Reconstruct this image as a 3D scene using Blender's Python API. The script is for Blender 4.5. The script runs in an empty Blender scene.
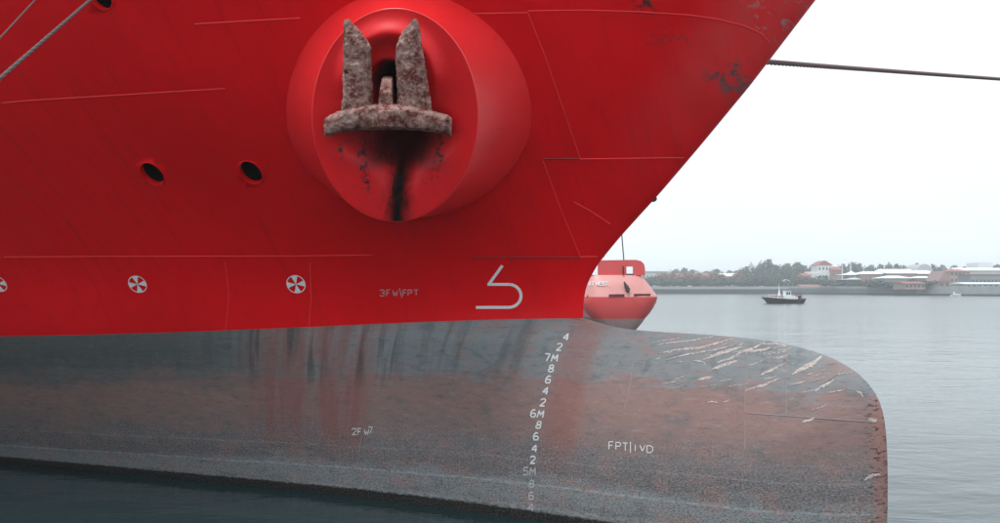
import bpy, bmesh, random
import numpy as np
from math import *
from mathutils import Vector, Matrix, noise as mnoise
from mathutils.bvhtree import BVHTree
random.seed(7); rng = np.random.default_rng(7)
S = bpy.context.scene; COL = S.collection

# ------------------------------------------------------------------ camera
F_PX = 850.0; EYE = Vector((0, 0, 4.0)); PITCH = atan(26.5 / F_PX)
cam = bpy.data.cameras.new("camera"); co = bpy.data.objects.new("camera", cam); COL.objects.link(co)
cam.sensor_fit = 'HORIZONTAL'; cam.sensor_width = 36; cam.lens = 36 * F_PX / 1000
cam.clip_start = 0.1; cam.clip_end = 20000
co.location = EYE; co.rotation_euler = (pi / 2 + PITCH, 0, 0); S.camera = co
# ------------------------------------------------------------------ sky, sun, exposure
SUN_EL, SUN_AZ = 62, 205      # azimuth from +Y clockwise: behind the camera, a little to the left
W = bpy.data.worlds.new("World"); S.world = W; W.use_nodes = True
nt = W.node_tree; nt.nodes.clear()
sk = nt.nodes.new('ShaderNodeTexSky'); sk.sky_type = 'NISHITA'; sk.sun_disc = False
sk.sun_elevation = radians(SUN_EL); sk.sun_rotation = radians(SUN_AZ); sk.dust_density = 4; sk.air_density = 1
mx = nt.nodes.new('ShaderNodeMix'); mx.data_type = 'RGBA'; mx.inputs[0].default_value = 0.93
tc = nt.nodes.new('ShaderNodeTexCoord')
ns = nt.nodes.new('ShaderNodeTexNoise'); ns.inputs['Scale'].default_value = 1.6; ns.inputs['Detail'].default_value = 3
cr = nt.nodes.new('ShaderNodeValToRGB')
cr.color_ramp.elements[0].position = .35; cr.color_ramp.elements[0].color = (8.1, 9.1, 9.8, 1)
cr.color_ramp.elements[1].position = .62; cr.color_ramp.elements[1].color = (8.9, 9.5, 9.9, 1)
nt.links.new(tc.outputs['Generated'], ns.inputs['Vector']); nt.links.new(ns.outputs['Fac'], cr.inputs[0])
nt.links.new(sk.outputs[0], mx.inputs[6]); nt.links.new(cr.outputs[0], mx.inputs[7])
bg = nt.nodes.new('ShaderNodeBackground'); bg.inputs[1].default_value = 0.1
wo = nt.nodes.new('ShaderNodeOutputWorld')
nt.links.new(mx.outputs[2], bg.inputs[0]); nt.links.new(bg.outputs[0], wo.inputs[0])
sl = bpy.data.lights.new("sun", 'SUN'); sl.energy = 1.5; sl.angle = radians(22); sl.color = (1, .97, .93)
so = bpy.data.objects.new("sun", sl); COL.objects.link(so)
sd = Vector((sin(radians(SUN_AZ)) * cos(radians(SUN_EL)), cos(radians(SUN_AZ)) * cos(radians(SUN_EL)), sin(radians(SUN_EL))))
so.rotation_euler = (-sd).to_track_quat('-Z', 'Y').to_euler(); so.location = (0, 0, 60)
S.view_settings.view_transform = 'Standard'; S.view_settings.look = 'None'
S.view_settings.exposure = 0.38; S.view_settings.gamma = 1
S.cycles.volume_bounces = 1; S.cycles.max_bounces = 8

# ------------------------------------------------------------------ helpers
def ray(x, y):
    a = (x - 500) / F_PX; b = (261.5 - y) / F_PX
    return Vector((a, cos(PITCH) - b * sin(PITCH), sin(PITCH) + b * cos(PITCH)))
def at(x, y, Y):
    d = ray(x, y); return EYE + d * (Y / d.y)
def tag(o, label=None, cat=None, group=None, kind=None):
    if label: o['label'] = label
    if cat: o['category'] = cat
    if group: o['group'] = group
    if kind: o['kind'] = kind
    return o
def link(name, me, m=None, parent=None):
    o = bpy.data.objects.new(name, me); COL.objects.link(o)
    if m is not None and len(me.materials) == 0: me.materials.append(m)
    if parent is not None:
        o.parent = parent
        o.matrix_parent_inverse = parent.matrix_world_inv if hasattr(parent, 'matrix_world_inv') else Matrix.Translation(-world_loc(parent))
    return o
def world_loc(o):
    l = o.location.copy(); p = o.parent
    while p is not None: l += o.matrix_parent_inverse.translation; l += p.location; o = p; p = o.parent
    return l
def empty(name, loc, label, cat, group=None):
    o = bpy.data.objects.new(name, None); COL.objects.link(o); o.location = loc; o.empty_display_size = .3
    return tag(o, label, cat, group)
def pyd(name, v, f, m, parent=None, smooth=False, uv=None):
    me = bpy.data.meshes.new(name); me.from_pydata([tuple(p) for p in v], [], f); me.update()
    if smooth: me.polygons.foreach_set('use_smooth', [True] * len(me.polygons))
    if uv is not None:
        l = me.uv_layers.new(name='UVMap'); vi = np.empty(len(me.loops), dtype=np.int32); me.loops.foreach_get('vertex_index', vi)
        l.data.foreach_set('uv', np.asarray(uv, dtype=np.float32)[vi].ravel())
    return link(name, me, m, parent)
def grid_faces(nr, nc, off=0, flip=False, closed=False):
    f = []
    for i in range(nr - 1):
        for j in range(nc if closed else nc - 1):
            k = (j + 1) % nc
            q = (off + i * nc + j, off + i * nc + k, off + (i + 1) * nc + k, off + (i + 1) * nc + j)
            f.append(q[::-1] if flip else q)
    return f
class MB:
    def __init__(s): s.v = []; s.f = []
    def add(s, v, f):
        o = len(s.v); s.v += [Vector(p) for p in v]; s.f += [tuple(i + o for i in q) for q in f]
    def box(s, c, d, rz=0):
        c = Vector(c); R = Matrix.Rotation(rz, 3, 'Z'); hx, hy, hz = d[0] / 2, d[1] / 2, d[2] / 2
        v = [c + R @ Vector((x, y, z)) for x in (-hx, hx) for y in (-hy, hy) for z in (-hz, hz)]
        s.add(v, [(0, 1, 3, 2), (4, 6, 7, 5), (0, 4, 5, 1), (2, 3, 7, 6), (0, 2, 6, 4), (1, 5, 7, 3)])
    def tube(s, pts, r, n=8, caps=True):
        pts = [Vector(p) for p in pts]; V = []
        for i, p in enumerate(pts):
            t = (pts[min(i + 1, len(pts) - 1)] - pts[max(i - 1, 0)]).normalized()
            a = t.cross(Vector((0, 0, 1)) if abs(t.z) < .95 else Vector((1, 0, 0))).normalized(); b = t.cross(a)
            rr = r[i] if isinstance(r, (list, tuple)) else r
            V += [p + (a * cos(2 * pi * k / n) + b * sin(2 * pi * k / n)) * rr for k in range(n)]
        fs = grid_faces(len(pts), n, closed=True, flip=True)
        if caps: fs += [tuple(range(n)), tuple(range((len(pts) - 1) * n, len(pts) * n))[::-1]]
        s.add(V, fs)
    def prism(s, poly, ext):                 # polygon of 3D points, extruded by vector
        n = len(poly); a = [Vector(p) for p in poly]; b = [p + Vector(ext) for p in a]
        s.add(a + b, [tuple(range(n)), tuple(range(n, 2 * n))[::-1]] + [(i, (i + 1) % n, n + (i + 1) % n, n + i)[::-1] for i in range(n)])
    def build(s, name, m, parent=None, smooth=False):
        return pyd(name, s.v, s.f, m, parent, smooth)

# ------------------------------------------------------------------ node helper
class G:
    def __init__(s, name):
        s.m = bpy.data.materials.new(name); s.m.use_nodes = True; s.t = s.m.node_tree; s.t.nodes.clear()
        s.out = s.n('ShaderNodeOutputMaterial')
        s.b = s.n('ShaderNodeBsdfPrincipled'); s.l(s.b.outputs[0], s.out.inputs[0])
    def n(s, t): return s.t.nodes.new(t)
    def l(s, a, b): s.t.links.new(a, b)
    def put(s, v, i):
        if isinstance(v, bpy.types.NodeSocket): s.l(v, i)
        elif v is not None:
            if hasattr(i.default_value, '__len__') and not hasattr(v, '__len__'): v = (v, v, v)
            if hasattr(i.default_value, '__len__') and len(i.default_value) == 4 and len(v) == 3: v = (*v, 1)
            i.default_value = v
    def math(s, op, a, b=None, c=None, clamp=False):
        k = s.n('ShaderNodeMath'); k.operation = op; k.use_clamp = clamp
        for q, w in enumerate((a, b, c)):
            if w is not None: s.put(w, k.inputs[q])
        return k.outputs[0]
    def add(s, a, b): return s.math('ADD', a, b)
    def mul(s, a, b): return s.math('MULTIPLY', a, b)
    def sm(s, v, a, b, lo=0, hi=1):
        k = s.n('ShaderNodeMapRange'); k.interpolation_type = 'SMOOTHSTEP'; s.put(v, k.inputs[0])
        k.inputs[1].default_value = a; k.inputs[2].default_value = b; k.inputs[3].default_value = lo; k.inputs[4].default_value = hi
        return k.outputs[0]
    def band(s, v, a, b, c, d): return s.mul(s.sm(v, a, b), s.sm(v, c, d, 1, 0))
    def uv(s):
        k = s.n('ShaderNodeUVMap'); x = s.n('ShaderNodeSeparateXYZ'); s.l(k.outputs[0], x.inputs[0]); return k.outputs[0], x.outputs[0], x.outputs[1]
    def obj(s): return s.n('ShaderNodeTexCoord').outputs['Object']
    def pos(s): return s.n('ShaderNodeNewGeometry').outputs['Position']
    def noise(s, v, scale=1, sx=(1, 1, 1), det=4, rough=.55, dist=0, off=(0, 0, 0)):
        mp = s.n('ShaderNodeMapping'); mp.inputs['Scale'].default_value = sx; mp.inputs['Location'].default_value = off; s.l(v, mp.inputs[0])
        k = s.n('ShaderNodeTexNoise'); s.l(mp.outputs[0], k.inputs['Vector'])
        k.inputs['Scale'].default_value = scale; k.inputs['Detail'].default_value = det; k.inputs['Roughness'].default_value = rough
        k.inputs['Distortion'].default_value = dist
        return k.outputs[0]
    def mix(s, f, a, b):
        k = s.n('ShaderNodeMix'); k.data_type = 'RGBA'; s.put(f, k.inputs[0]); s.put(a, k.inputs[6]); s.put(b, k.inputs[7]); return k.outputs[2]
    def ramp(s, f, els):
        k = s.n('ShaderNodeValToRGB'); s.put(f, k.inputs[0]); e = k.color_ramp.elements
        while len(e) < len(els): e.new(.5)
        for q, (p, c) in zip(e, els): q.position = p; q.color = (*c, 1)
        return k.outputs[0]
    def bump(s, h, st=.5, d=.01, nrm=None):
        k = s.n('ShaderNodeBump'); k.inputs['Strength'].default_value = st; k.inputs['Distance'].default_value = d; s.put(h, k.inputs['Height'])
        if nrm is not None: s.l(nrm, k.inputs['Normal'])
        return k.outputs[0]
    def fin(s, col, rough=.6, nrm=None, spec=None, metal=None, coat=None):
        s.put(col, s.b.inputs['Base Color']); s.put(rough, s.b.inputs['Roughness'])
        if nrm is not None: s.l(nrm, s.b.inputs['Normal'])
        if spec is not None: s.put(spec, s.b.inputs['Specular IOR Level'])
        if metal is not None: s.put(metal, s.b.inputs['Metallic'])
        if coat is not None: s.put(coat, s.b.inputs['Coat Weight']); s.b.inputs['Coat Roughness'].default_value = .25
        return s.m
def srgb(r, g, b): return tuple(((c / 255) / 12.92 if c / 255 <= .04045 else ((c / 255 + .055) / 1.055) ** 2.4) for c in (r, g, b))
def simple(name, col, rough=.6, var=.25, scale=4, spec=None):
    g = G(name); n = g.noise(g.obj(), scale)
    c = g.mix(n, tuple(q * (1 - var) for q in col), tuple(min(1, q * (1 + var)) for q in col))
    return g.fin(c, rough, g.bump(n, .3, .01), spec)

# ------------------------------------------------------------------ hull form (ship axes: s forward, w to starboard, z up)
AL = radians(30)
BX = Vector((cos(AL), -sin(AL), 0)); NX = Vector((-sin(AL), -cos(AL), 0)); P0 = Vector((1.482, 15.2, 0))
def ship(s, w, z): return P0 + BX * s + NX * w + Vector((0, 0, z))
def smooth_table(pts, lo, hi, sig, n=1400):
    p = np.array(pts); x = np.linspace(lo - 3 * sig, hi + 3 * sig, n)
    i0 = (p[1, 1] - p[0, 1]) / (p[1, 0] - p[0, 0]); i1 = (p[-1, 1] - p[-2, 1]) / (p[-1, 0] - p[-2, 0])
    y = np.interp(x, p[:, 0], p[:, 1]); y = np.where(x < p[0, 0], p[0, 1] + i0 * (x - p[0, 0]), y); y = np.where(x > p[-1, 0], p[-1, 1] + i1 * (x - p[-1, 0]), y)
    k = int(3 * sig / (x[1] - x[0])); g = np.exp(-.5 * (np.arange(-k, k + 1) / (k / 3)) ** 2); g /= g.sum()
    ys = np.convolve(np.pad(y, k, mode='reflect', reflect_type='odd'), g, 'valid')
    return lambda q: np.interp(q, x, ys)
STEM = smooth_table([(3.46, 0), (3.79, .01), (4.05, .06), (4.41, .27), (4.89, .70), (5.64, 1.45), (6.39, 2.15), (7.31, 2.98), (8.13, 3.66), (8.48, 3.95), (12, 6.9)], 3.46, 13, .09)
def stem(z): return np.where(z < 3.46, 0.0, np.maximum(STEM(z), 0))
AZ = smooth_table([(-5, .05), (-2, .10), (0, .17), (1, .24), (2, .32), (3.2, .42), (4.2, .46), (5.5, .52), (7, .62), (8.5, .68), (10.5, .73), (13, .78)], -5, 13, .45)
prof = [(0.0, 3.46), (.15, 3.43), (.33, 3.38), (.7, 3.29), (1.43, 3.25), (2.12, 3.235), (2.78, 3.2), (3.41, 3.14), (4.01, 3.0), (4.44, 2.80), (4.69, 2.58), (4.85, 2.32),
        (4.92, 2.0), (4.94, 1.6), (4.945, 1.15), (4.93, .5), (4.85, -.6), (4.6, -1.9), (4.1, -2.9), (3.2, -3.7), (2.0, -4.1), (1.0, -4.2)]
def chaikin(p, n):
    for _ in range(n):
        q = [p[0]]
        for a, b in zip(p[:-1], p[1:]): q += [tuple(.75 * np.array(a) + .25 * np.array(b)), tuple(.25 * np.array(a) + .75 * np.array(b))]
        p = q + [p[-1]]
    return p
prof = chaikin(prof, 2)
PR = np.array(prof)
PRD = np.vstack([PR, [(-50.0, -4.2)]])
zz = np.linspace(3.46, 13, 60); PRS = np.vstack([np.stack([stem(zz), zz], 1)[::-1], PRD])
def pdist(s, z):
    P = np.stack([np.ravel(s), np.ravel(z)], 1); d = np.full(len(P), 1e9)
    for a, b in zip(PRS[:-1], PRS[1:]):
        ab = b - a; L = ab @ ab
        if L < 1e-12: continue
        t = np.clip(((P - a) @ ab) / L, 0, 1); q = P - a - t[:, None] * ab; d = np.minimum(d, (q * q).sum(1))
    return np.sqrt(d).reshape(np.shape(s))
def sstep(x, a, b): t = np.clip((x - a) / (b - a), 0, 1); return t * t * (3 - 2 * t)
def hullw(s, z, d=None):
    s = np.asarray(s, float); z = np.asarray(z, float)
    if d is None: d = pdist(s, z)
    a = np.maximum(stem(z) - s, 0); A = AZ(z)
    r = .05 + .04 * np.clip(z - 3.4, 0, 9)
    wm = np.sqrt((A * a) ** 2 + 2 * r * a)
    D = 2.1; t = np.clip(d / D, 0, 1)
    wb = .72 * (1 - (1 - t) ** 2) + .13 * np.sqrt(1 - (1 - np.clip(d / .13, 0, 1)) ** 2)
    fade = sstep(z, 3.9, 3.0) * sstep(s, -14, 0)
    wb = wb * fade * np.where(s > 0, 1, 1)
    w = (wm ** 3 + wb ** 3) ** (1 / 3)
    w = np.where(z < -3, w * np.sqrt(np.clip((z + 4.2) / 1.2, 0, 1)), w)
    w = np.minimum(w, 50)
    return w / (1 + (w / 9.5) ** 4) ** .25
# painted waterline: follow the photographed boundary along the shell
def hit_form(x, y):
    d = ray(x, y); t = np.linspace(6, 24, 3000); px = EYE.x + d.x * t - P0.x; py = EYE.y + d.y * t - P0.y; pz = EYE.z + d.z * t
    s = px * BX.x + py * BX.y; w = px * NX.x + py * NX.y
    g = w - hullw(s, pz); k = np.where(g < 0)[0]
    return (s[k[0]], pz[k[0]])
pl = [hit_form(x, y) for x, y in [(0, 336.5), (60, 335.5), (120, 334), (200, 331.5), (300, 327.5), (400, 323), (480, 320), (550, 318.5)]]
pl = sorted(pl) + [(0.0, 3.46), (6, 3.5)]
k0 = (pl[1][1] - pl[0][1]) / (pl[1][0] - pl[0][0]); pl = [(-50, pl[0][1] + max(.02, min(.035, k0)) * (-50 - pl[0][0]))] + pl
print('paint', [(round(float(a), 2), round(float(b), 2)) for a, b in pl])
ZP = smooth_table(pl, -46, 3, .3)
SA = -42.0; NC = 200; ZT = 9.9
vv = (np.linspace(0, 1, NC)) ** 1.9
def hull_rows(rows):
    V = []; UV = []
    for (s0, z0, fn) in rows:
        s = s0 + (SA - s0) * vv; z = fn(s, s0)
        w = hullw(s, z)
        w[0] = 0
        for sg in (1, -1):
            pass
        port = [(s[j], -w[j], z[j]) for j in range(NC - 1, 0, -1)]; star = [(s[j], w[j], z[j]) for j in range(NC)]
        for q in port + star: V.append(ship(*q)); UV.append((q[0], q[2] - 0))
    return V, UV
MROW = 2 * NC - 1
NT = 64; uu = np.linspace(0, 1, NT)
trow = []
for u in uu:
    zs = 3.46 + (ZT - 3.46) * u
    trow.append((float(stem(zs)), zs, (lambda u: (lambda s, s0: (ZP(s) + (3.46 - ZP(s0) if False else 0)) * (1 - u) + ZT * u))(u)))
# start exactly on stem: solve z at stem for each row
rows = []
for (s0, zs, fn) in trow:
    for _ in range(30):
        z0 = float(fn(np.array([s0]), s0)[0]); s0 = .5 * s0 + .5 * float(stem(z0))
    rows.append((s0, z0, fn))
TV, TUV = hull_rows(rows)
# bottom
arc = np.concatenate([[0], np.cumsum(np.hypot(*np.diff(PR, axis=0).T))]); NB = 90
bs = np.interp(np.linspace(0, arc[-1], NB), arc, PR[:, 0]); bz = np.interp(np.linspace(0, arc[-1], NB), arc, PR[:, 1])
qz = np.interp(np.linspace(0, 1, NB), [0, 1], [float(ZP(SA)), -4.2])
z_first = float(fn0(0)) if False else rows[0][1]
brow = []
for i in range(NB):
    u = i / (NB - 1)
    def fn(s, s0, i=i, u=u):
        lin = bz[i] + (qz[i] - bz[i]) * (s - bs[i]) / (SA - bs[i])
        l0 = bz[0] + (qz[0] - bz[0]) * (s - bs[0]) / (SA - bs[0])
        return lin + (ZP(np.minimum(s, 0)) - l0) * (1 - u) ** 3 * sstep(s, bs[0] + .3, bs[0] - .5)
    brow.append((bs[i] if i else rows[0][0], bz[i] if i else rows[0][1], fn))
brow[0] = rows[0]
BV, BUV = hull_rows(brow)

# ------------------------------------------------------------------ materials
def mat_hull_red():
    g = G('red_hull_paint'); v, s, z = g.uv()
    n1 = g.noise(v, .35, (1, 1, 1), 5); n2 = g.noise(v, 6, (1, .35, 1), 4); n3 = g.noise(v, 40, det=2)
    c = g.mix(g.sm(n1, .3, .7), (.68, .0012, .005), (.82, .0020, .007))
    c = g.mix(g.mul(g.sm(n2, .52, .75), .3), c, (.52, .005, .010))
    # faint vertical run marks
    n4 = g.noise(v, 1, (7, .25, 1), 3); c = g.mix(g.mul(g.sm(n4, .56, .72), .35), c, (.50, .006, .012))
    # patches where rope and chain rubbed the paint grey, beside the stem
    n5 = g.noise(v, 5.5, (1, 1, 1), 6, .7, 1.2)
    def spot(cs, cz, rs, rz, th, a=1.0):
        ds = g.math('DIVIDE', g.math('SUBTRACT', s, cs), rs); dz = g.math('DIVIDE', g.math('SUBTRACT', z, cz), rz)
        r = g.math('SQRT', g.add(g.mul(ds, ds), g.mul(dz, dz)))
        return g.mul(g.mul(g.sm(r, .2, 1, 1, 0), g.sm(n5, th, th + .08)), a)
    for sp in SPOTS: c = g.mix(spot(*sp[:5]), c, sp[5])
    # paler towards the stem edge, mostly higher up
    e = g.sm(g.math('SUBTRACT', g.mul(g.math('SUBTRACT', z, 4.6), .86), s), .0, .9, 1, 0)
    e = g.mul(e, g.sm(z, 5.5, 8.5)); c = g.mix(g.mul(g.mul(e, .25), g.add(n2, .2)), c, (.42, .20, .20))
    fr_ = g.mul(g.math('SINE', g.mul(s, 9.2)), g.math('SINE', g.mul(z, 4.1)))
    bmp = g.bump(n1, .25, .12); bmp = g.bump(g.add(fr_, g.mul(g.noise(v, 1.1, det=3), 2)), .22, .03, bmp); bmp = g.bump(n3, .08, .004, bmp)
    return g.fin(c, g.sm(n2, .2, .8, .40, .55), bmp, .17)
SPOTS = []
def mat_hull_grey():
    g = G('antifouling_paint'); v, s, z0 = g.uv()
    nA = g.noise(v, .6, (.8, 1.3, 1), 9, .68); nB = g.noise(v, 1.0, (.6, 7, 1), 5, .6); cb = g.n('ShaderNodeCombineXYZ'); g.put(g.add(s, g.mul(z0, -.26)), cb.inputs[0]); g.put(z0, cb.inputs[1]); vs = cb.outputs[0]; nV = g.noise(vs, 1, (3.6, .3, 1), 7, .65)
    z = g.add(g.add(z0, g.mul(g.math('SUBTRACT', nA, .5), .9)), g.mul(g.math('SUBTRACT', nB, .5), .75))
    z = g.add(z, g.mul(g.math('SUBTRACT', nV, .5), .45))
    z = g.math('SUBTRACT', z, g.mul(g.sm(s, -13, -1, 1, 0), -.25))
    t = g.math('DIVIDE', z, 3.6)
    c = g.ramp(t, [(0, (.085, .085, .085)), (.1, (.20, .215, .225)), (.17, (.22, .24, .25)), (.235, (.15, .14, .145)), (.36, (.20, .18, .185)), (.385, (.22, .17, .165)),
                   (.56, (.27, .175, .16)), (.66, (.24, .175, .17)), (.69, (.20, .215, .225)), (.88, (.21, .24, .25)), (1, (.17, .19, .20))])
    mo1 = g.noise(v, 2.6, (.7, 1.3, 1), 9, .72, .6, (5, 2, 0)); mo2 = g.noise(v, 7, (.5, 1.8, 1), 8, .75, 0, (1, 7, 0))
    c = g.mix(g.mul(g.sm(mo1, .50, .60), .55), c, (.29, .185, .172)); c = g.mix(g.mul(g.sm(mo1, .47, .38), .5), c, (.13, .14, .145))
    c = g.mix(g.mul(g.sm(mo2, .54, .64), .35), c, (.33, .30, .29)); c = g.mix(g.mul(g.sm(mo2, .46, .36), .45), c, (.10, .085, .085))
    # the aft part of the top band is darker, nearly black green
    c = g.mix(g.mul(g.mul(g.sm(s, -7.5, -3.6, 1, 0), g.sm(z, 1.9, 2.9)), .72), c, (.055, .062, .06))
    # red runs where the topside paint washed down
    r1 = g.band(g.add(g.add(s, g.mul(g.math('SUBTRACT', z0, 3.4), -.26)), g.mul(g.math('SUBTRACT', nA, .5), .5)), -6.0, -5.2, -3.6, -3.2)
    r1 = g.mul(r1, g.sm(nV, .32, .60)); r1 = g.mul(r1, g.sm(z0, .6, 1.3)); c = g.mix(g.mul(r1, .68), c, (.26, .10, .09)); 
    r4 = g.mul(g.sm(g.noise(vs, 1, (3.4, .25, 1), 4, off=(9, 0, 0)), .53, .62), g.sm(z0, 1.9, 2.7))
    c = g.mix(g.mul(g.mul(r4, g.band(s, -6.4, -5.6, -3.2, -2.9)), .65), c, (.05, .055, .055))
    r2 = g.mul(g.band(g.add(s, g.mul(z0, -.12)), -.75, -.35, -.1, .25), g.sm(z0, .5, 1.6)); c = g.mix(g.mul(r2, .48), c, (.27, .105, .09))
    # dark vertical stains just under the red
    r3 = g.mul(g.mul(g.sm(g.noise(vs, 1, (2.4, .25, 1), 4, off=(3, 0, 0)), .52, .64), g.sm(z0, 2.1, 2.9)), g.sm(s, -.6, -.2, 1, 0)); c = g.mix(g.mul(r3, .5), c, (.08, .085, .085))
    # speckle of old fouling and weathered salt
    sp = g.noise(v, 26, (1, 1.6, 1), 3, .7); sp2 = g.noise(v, 9, (1, 2.5, 1), 5, .7)
    low = g.sm(z, 1.9, .9)
    c = g.mix(g.mul(g.sm(sp, .53, .66), g.mul(low, .55)), c, (.40, .39, .39))
    c = g.mix(g.mul(g.sm(sp, .48, .38), g.mul(low, .7)), c, (.05, .045, .05))
    c = g.mix(g.mul(g.sm(sp2, .55, .7), .35), c, (.30, .24, .23))
    c = g.mix(g.mul(g.sm(sp2, .45, .3), .35), c, (.07, .06, .065))
    # pale horizontal tide lines
    for zc, a, wd in ((.62, .6, .035), (.22, .35, .09), (1.05, .25, .03)):
        zc2 = g.math('ABSOLUTE', g.math('SUBTRACT', g.add(z0, g.add(g.mul(s, -.012), g.mul(nB, .1))), zc + .05))
        c = g.mix(g.mul(g.mul(g.sm(zc2, 0, wd, 1, 0), g.sm(sp2, .35, .6)), a), c, (.38, .42, .44))
    # rust dots on the nose edge
    e = g.sm(s, 4.7, 4.86); c = g.mix(g.mul(e, .6), c, (.34, .17, .15)); c = g.mix(g.mul(g.mul(g.sm(s, 4.55, 4.8), g.sm(sp2, .53, .6)), .85), c, (.035, .02, .02))
    # black weed at the water
    c = g.mix(g.mul(g.sm(g.add(z0, g.mul(g.math('SUBTRACT', sp2, .5), .10)), .19, .14), g.sm(sp, .62, .5, .75, 1)), c, (.010, .009, .008))
    hs = g.n('ShaderNodeHueSaturation'); hs.inputs['Value'].default_value = 1.08; hs.inputs['Saturation'].default_value = 1.05; g.l(c, hs.inputs['Color']); c = hs.outputs[0]
    b = g.bump(g.noise(v, .4, det=3), .25, .1); b = g.bump(sp, .5, .006, b)
    return g.fin(c, .72, b, .3)
def px_s(x, y): return hit_form(x, y)
for (x, y, rx, ry, th, cc) in [(720, 74, .30, .30, .50, (.12, .03, .04)), (735, 88, .34, .34, .47, (.15, .07, .075)), (670, 38, .5, .26, .55, (.12, .03, .04)), (735, 72, .45, .3, .52, (.14, .04, .05)), (645, 6, .22, .2, .48, (.06, .02, .02)), (790, 20, .9, .5, .56, (.36, .20, .20))]:
    a, b = px_s(x, y); SPOTS.append((float(a), float(b), rx, ry, th, cc))
M = {}
M['red'] = mat_hull_red(); M['grey'] = mat_hull_grey()
M['red_seam'] = simple('weld_bead_paint', (.85, .03, .035), .45, .12, 9)
M['dark_seam'] = simple('dark_weld_bead', (.22, .01, .014), .6, .2, 9)
M['grey_seam'] = simple('grey_weld_bead', (.29, .25, .25), .7, .3, 12)
g = G('white_marking_paint'); n = g.noise(g.pos(), 38, det=4, rough=.7)
M['white'] = g.fin(g.mix(g.sm(n, .55, .75), (.76, .80, .82), (.42, .26, .26)), .6)
g = G('worn_white_marking'); n = g.noise(g.pos(), 30, det=4, rough=.7)
M['worn'] = g.fin(g.mix(g.sm(n, .50, .70), (.45, .46, .47), (.25, .21, .21)), .7)
g = G('scraped_primer'); n = g.noise(g.pos(), 24, det=5, rough=.7)
M['scrape'] = g.fin(g.mix(g.sm(n, .42, .62), (.56, .49, .46), (.28, .25, .25)), .75)
M['black'] = simple('black_void', (.004, .004, .004), 1, spec=0)
M['black_iron'] = simple('black_iron', (.03, .03, .03), .6)
M['deck'] = simple('deck_paint', (.12, .16, .14), .8)

# ------------------------------------------------------------------ the red ship
SHIP = empty('cargo_ship', ship(-10, 0, -4.2), 'large red ship with grey and rust streaked bulbous bow filling the left of the view', 'ship')
CUT = []
def evaluated(o, name):
    dg = bpy.context.evaluated_depsgraph_get(); dg.update()
    me = bpy.data.meshes.new_from_object(o.evaluated_get(dg)); me.name = name; return me
# shell of the topsides, with the openings cut through it
top = pyd('topside_shell', TV, grid_faces(NT, MROW), M['red'], SHIP, True, TUV)
bot = pyd('bottom_shell', BV, grid_faces(NB, MROW, flip=True), M['grey'], SHIP, True, BUV)
bv = BVHTree.FromPolygons([tuple(p) for p in TV] + [tuple(p) for p in BV], grid_faces(NT, MROW) + grid_faces(NB, MROW, off=len(TV), flip=True))
def hit(x, y):
    d = ray(x, y).normalized(); p, n, i, t = bv.ray_cast(EYE, d)
    if p is None: return None, None
    if n.dot(d) > 0: n = -n
    return p, n
# deck and transom
tr = (NT - 9) * MROW
dv = [TV[tr + j] for j in range(MROW)]
pyd('deck', dv, [(j, j + 1, MROW - 2 - j, MROW - 1 - j) for j in range(NC - 1)], M['deck'], SHIP)
pyd('transom', [TV[i * MROW] for i in range(NT)] + [TV[i * MROW + MROW - 1] for i in range(NT)] + [BV[i * MROW] for i in range(NB)] + [BV[i * MROW + MROW - 1] for i in range(NB)],
    [(i, i + 1, NT + i + 1, NT + i) for i in range(NT - 1)] + [(2 * NT + i, 2 * NT + i + 1, 2 * NT + NB + i + 1, 2 * NT + NB + i) for i in range(NB - 1)], M['red'], SHIP)

def drape(pts, step=3.0):
    out = []
    for a, b in zip(pts[:-1], pts[1:]):
        n = max(1, int(hypot(b[0] - a[0], b[1] - a[1]) / step))
        out += [(a[0] + (b[0] - a[0]) * k / n, a[1] + (b[1] - a[1]) * k / n) for k in range(n)]
    out.append(pts[-1]); return out
def ribbon(mb, pts, w, h=.006, step=3.0, taper=False, jag=0, lift=.003):
    """a raised bead or a paint stroke lying on the shell"""
    P = []
    for q in drape(pts, step):
        p, n = hit(*q)
        if p is not None: P.append((p, n))
    if len(P) < 2: return
    V = []
    for i, (p, n) in enumerate(P):
        t = (P[min(i + 1, len(P) - 1)][0] - P[max(i - 1, 0)][0]).normalized(); c = t.cross(n).normalized()
        ww = w / 2
        if taper: ww *= max(.12, sin(pi * (i + .5) / len(P)) ** .6)
        j1, j2 = (random.uniform(-jag, jag), random.uniform(-jag, jag)) if jag else (0, 0)
        V += [p - c * ww * (1 + j1) + n * lift * .3 - n * .004, p - c * ww * .75 * (1 + j1) + n * (lift + h), p + c * ww * .75 * (1 + j2) + n * (lift + h), p + c * ww * (1 + j2) + n * lift * .3 - n * .004]
    mb.add(V, grid_faces(len(P), 4))
def seam(pts, w=.018, m='red_seam', h=.005):
    mb = MB(); ribbon(mb, pts, w, h, 8)
    if mb.v: mb.build('weld_seam', M[m], SHIP, True)
seam([(2, 103), (30, 100.5), (120, 95), (225, 88.5)], .022)
seam([(195, 24), (245, 21), (300, 18)], .022)
seam([(440, 14), (528, 12.6)]); seam([(528, 10.8), (585, 10), (640, 11.7), (690, 15), (720, 19.5), (745, 26), (762, 34), (771, 44)])
seam([(528, 13), (545, 56), (566, 117), (580, 158)]); seam([(543, 159), (580, 159)], .035, 'dark_seam'); seam([(580, 159), (700, 157.5)], .02, 'red_seam', .006)
seam([(543, 161), (560, 208), (580, 256)]); seam([(4, 257), (120, 256.5), (300, 256), (372, 255)], .018); seam([(470, 257.5), (580, 257.5)], .03, 'dark_seam'); seam([(580, 257), (604, 256.5)], .03)
seam([(225, 262), (229, 295), (226, 329)], .02, 'red_seam', .002); seam([(310, 262), (311, 300), (309, 326)], .02, 'red_seam', .002)
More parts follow.
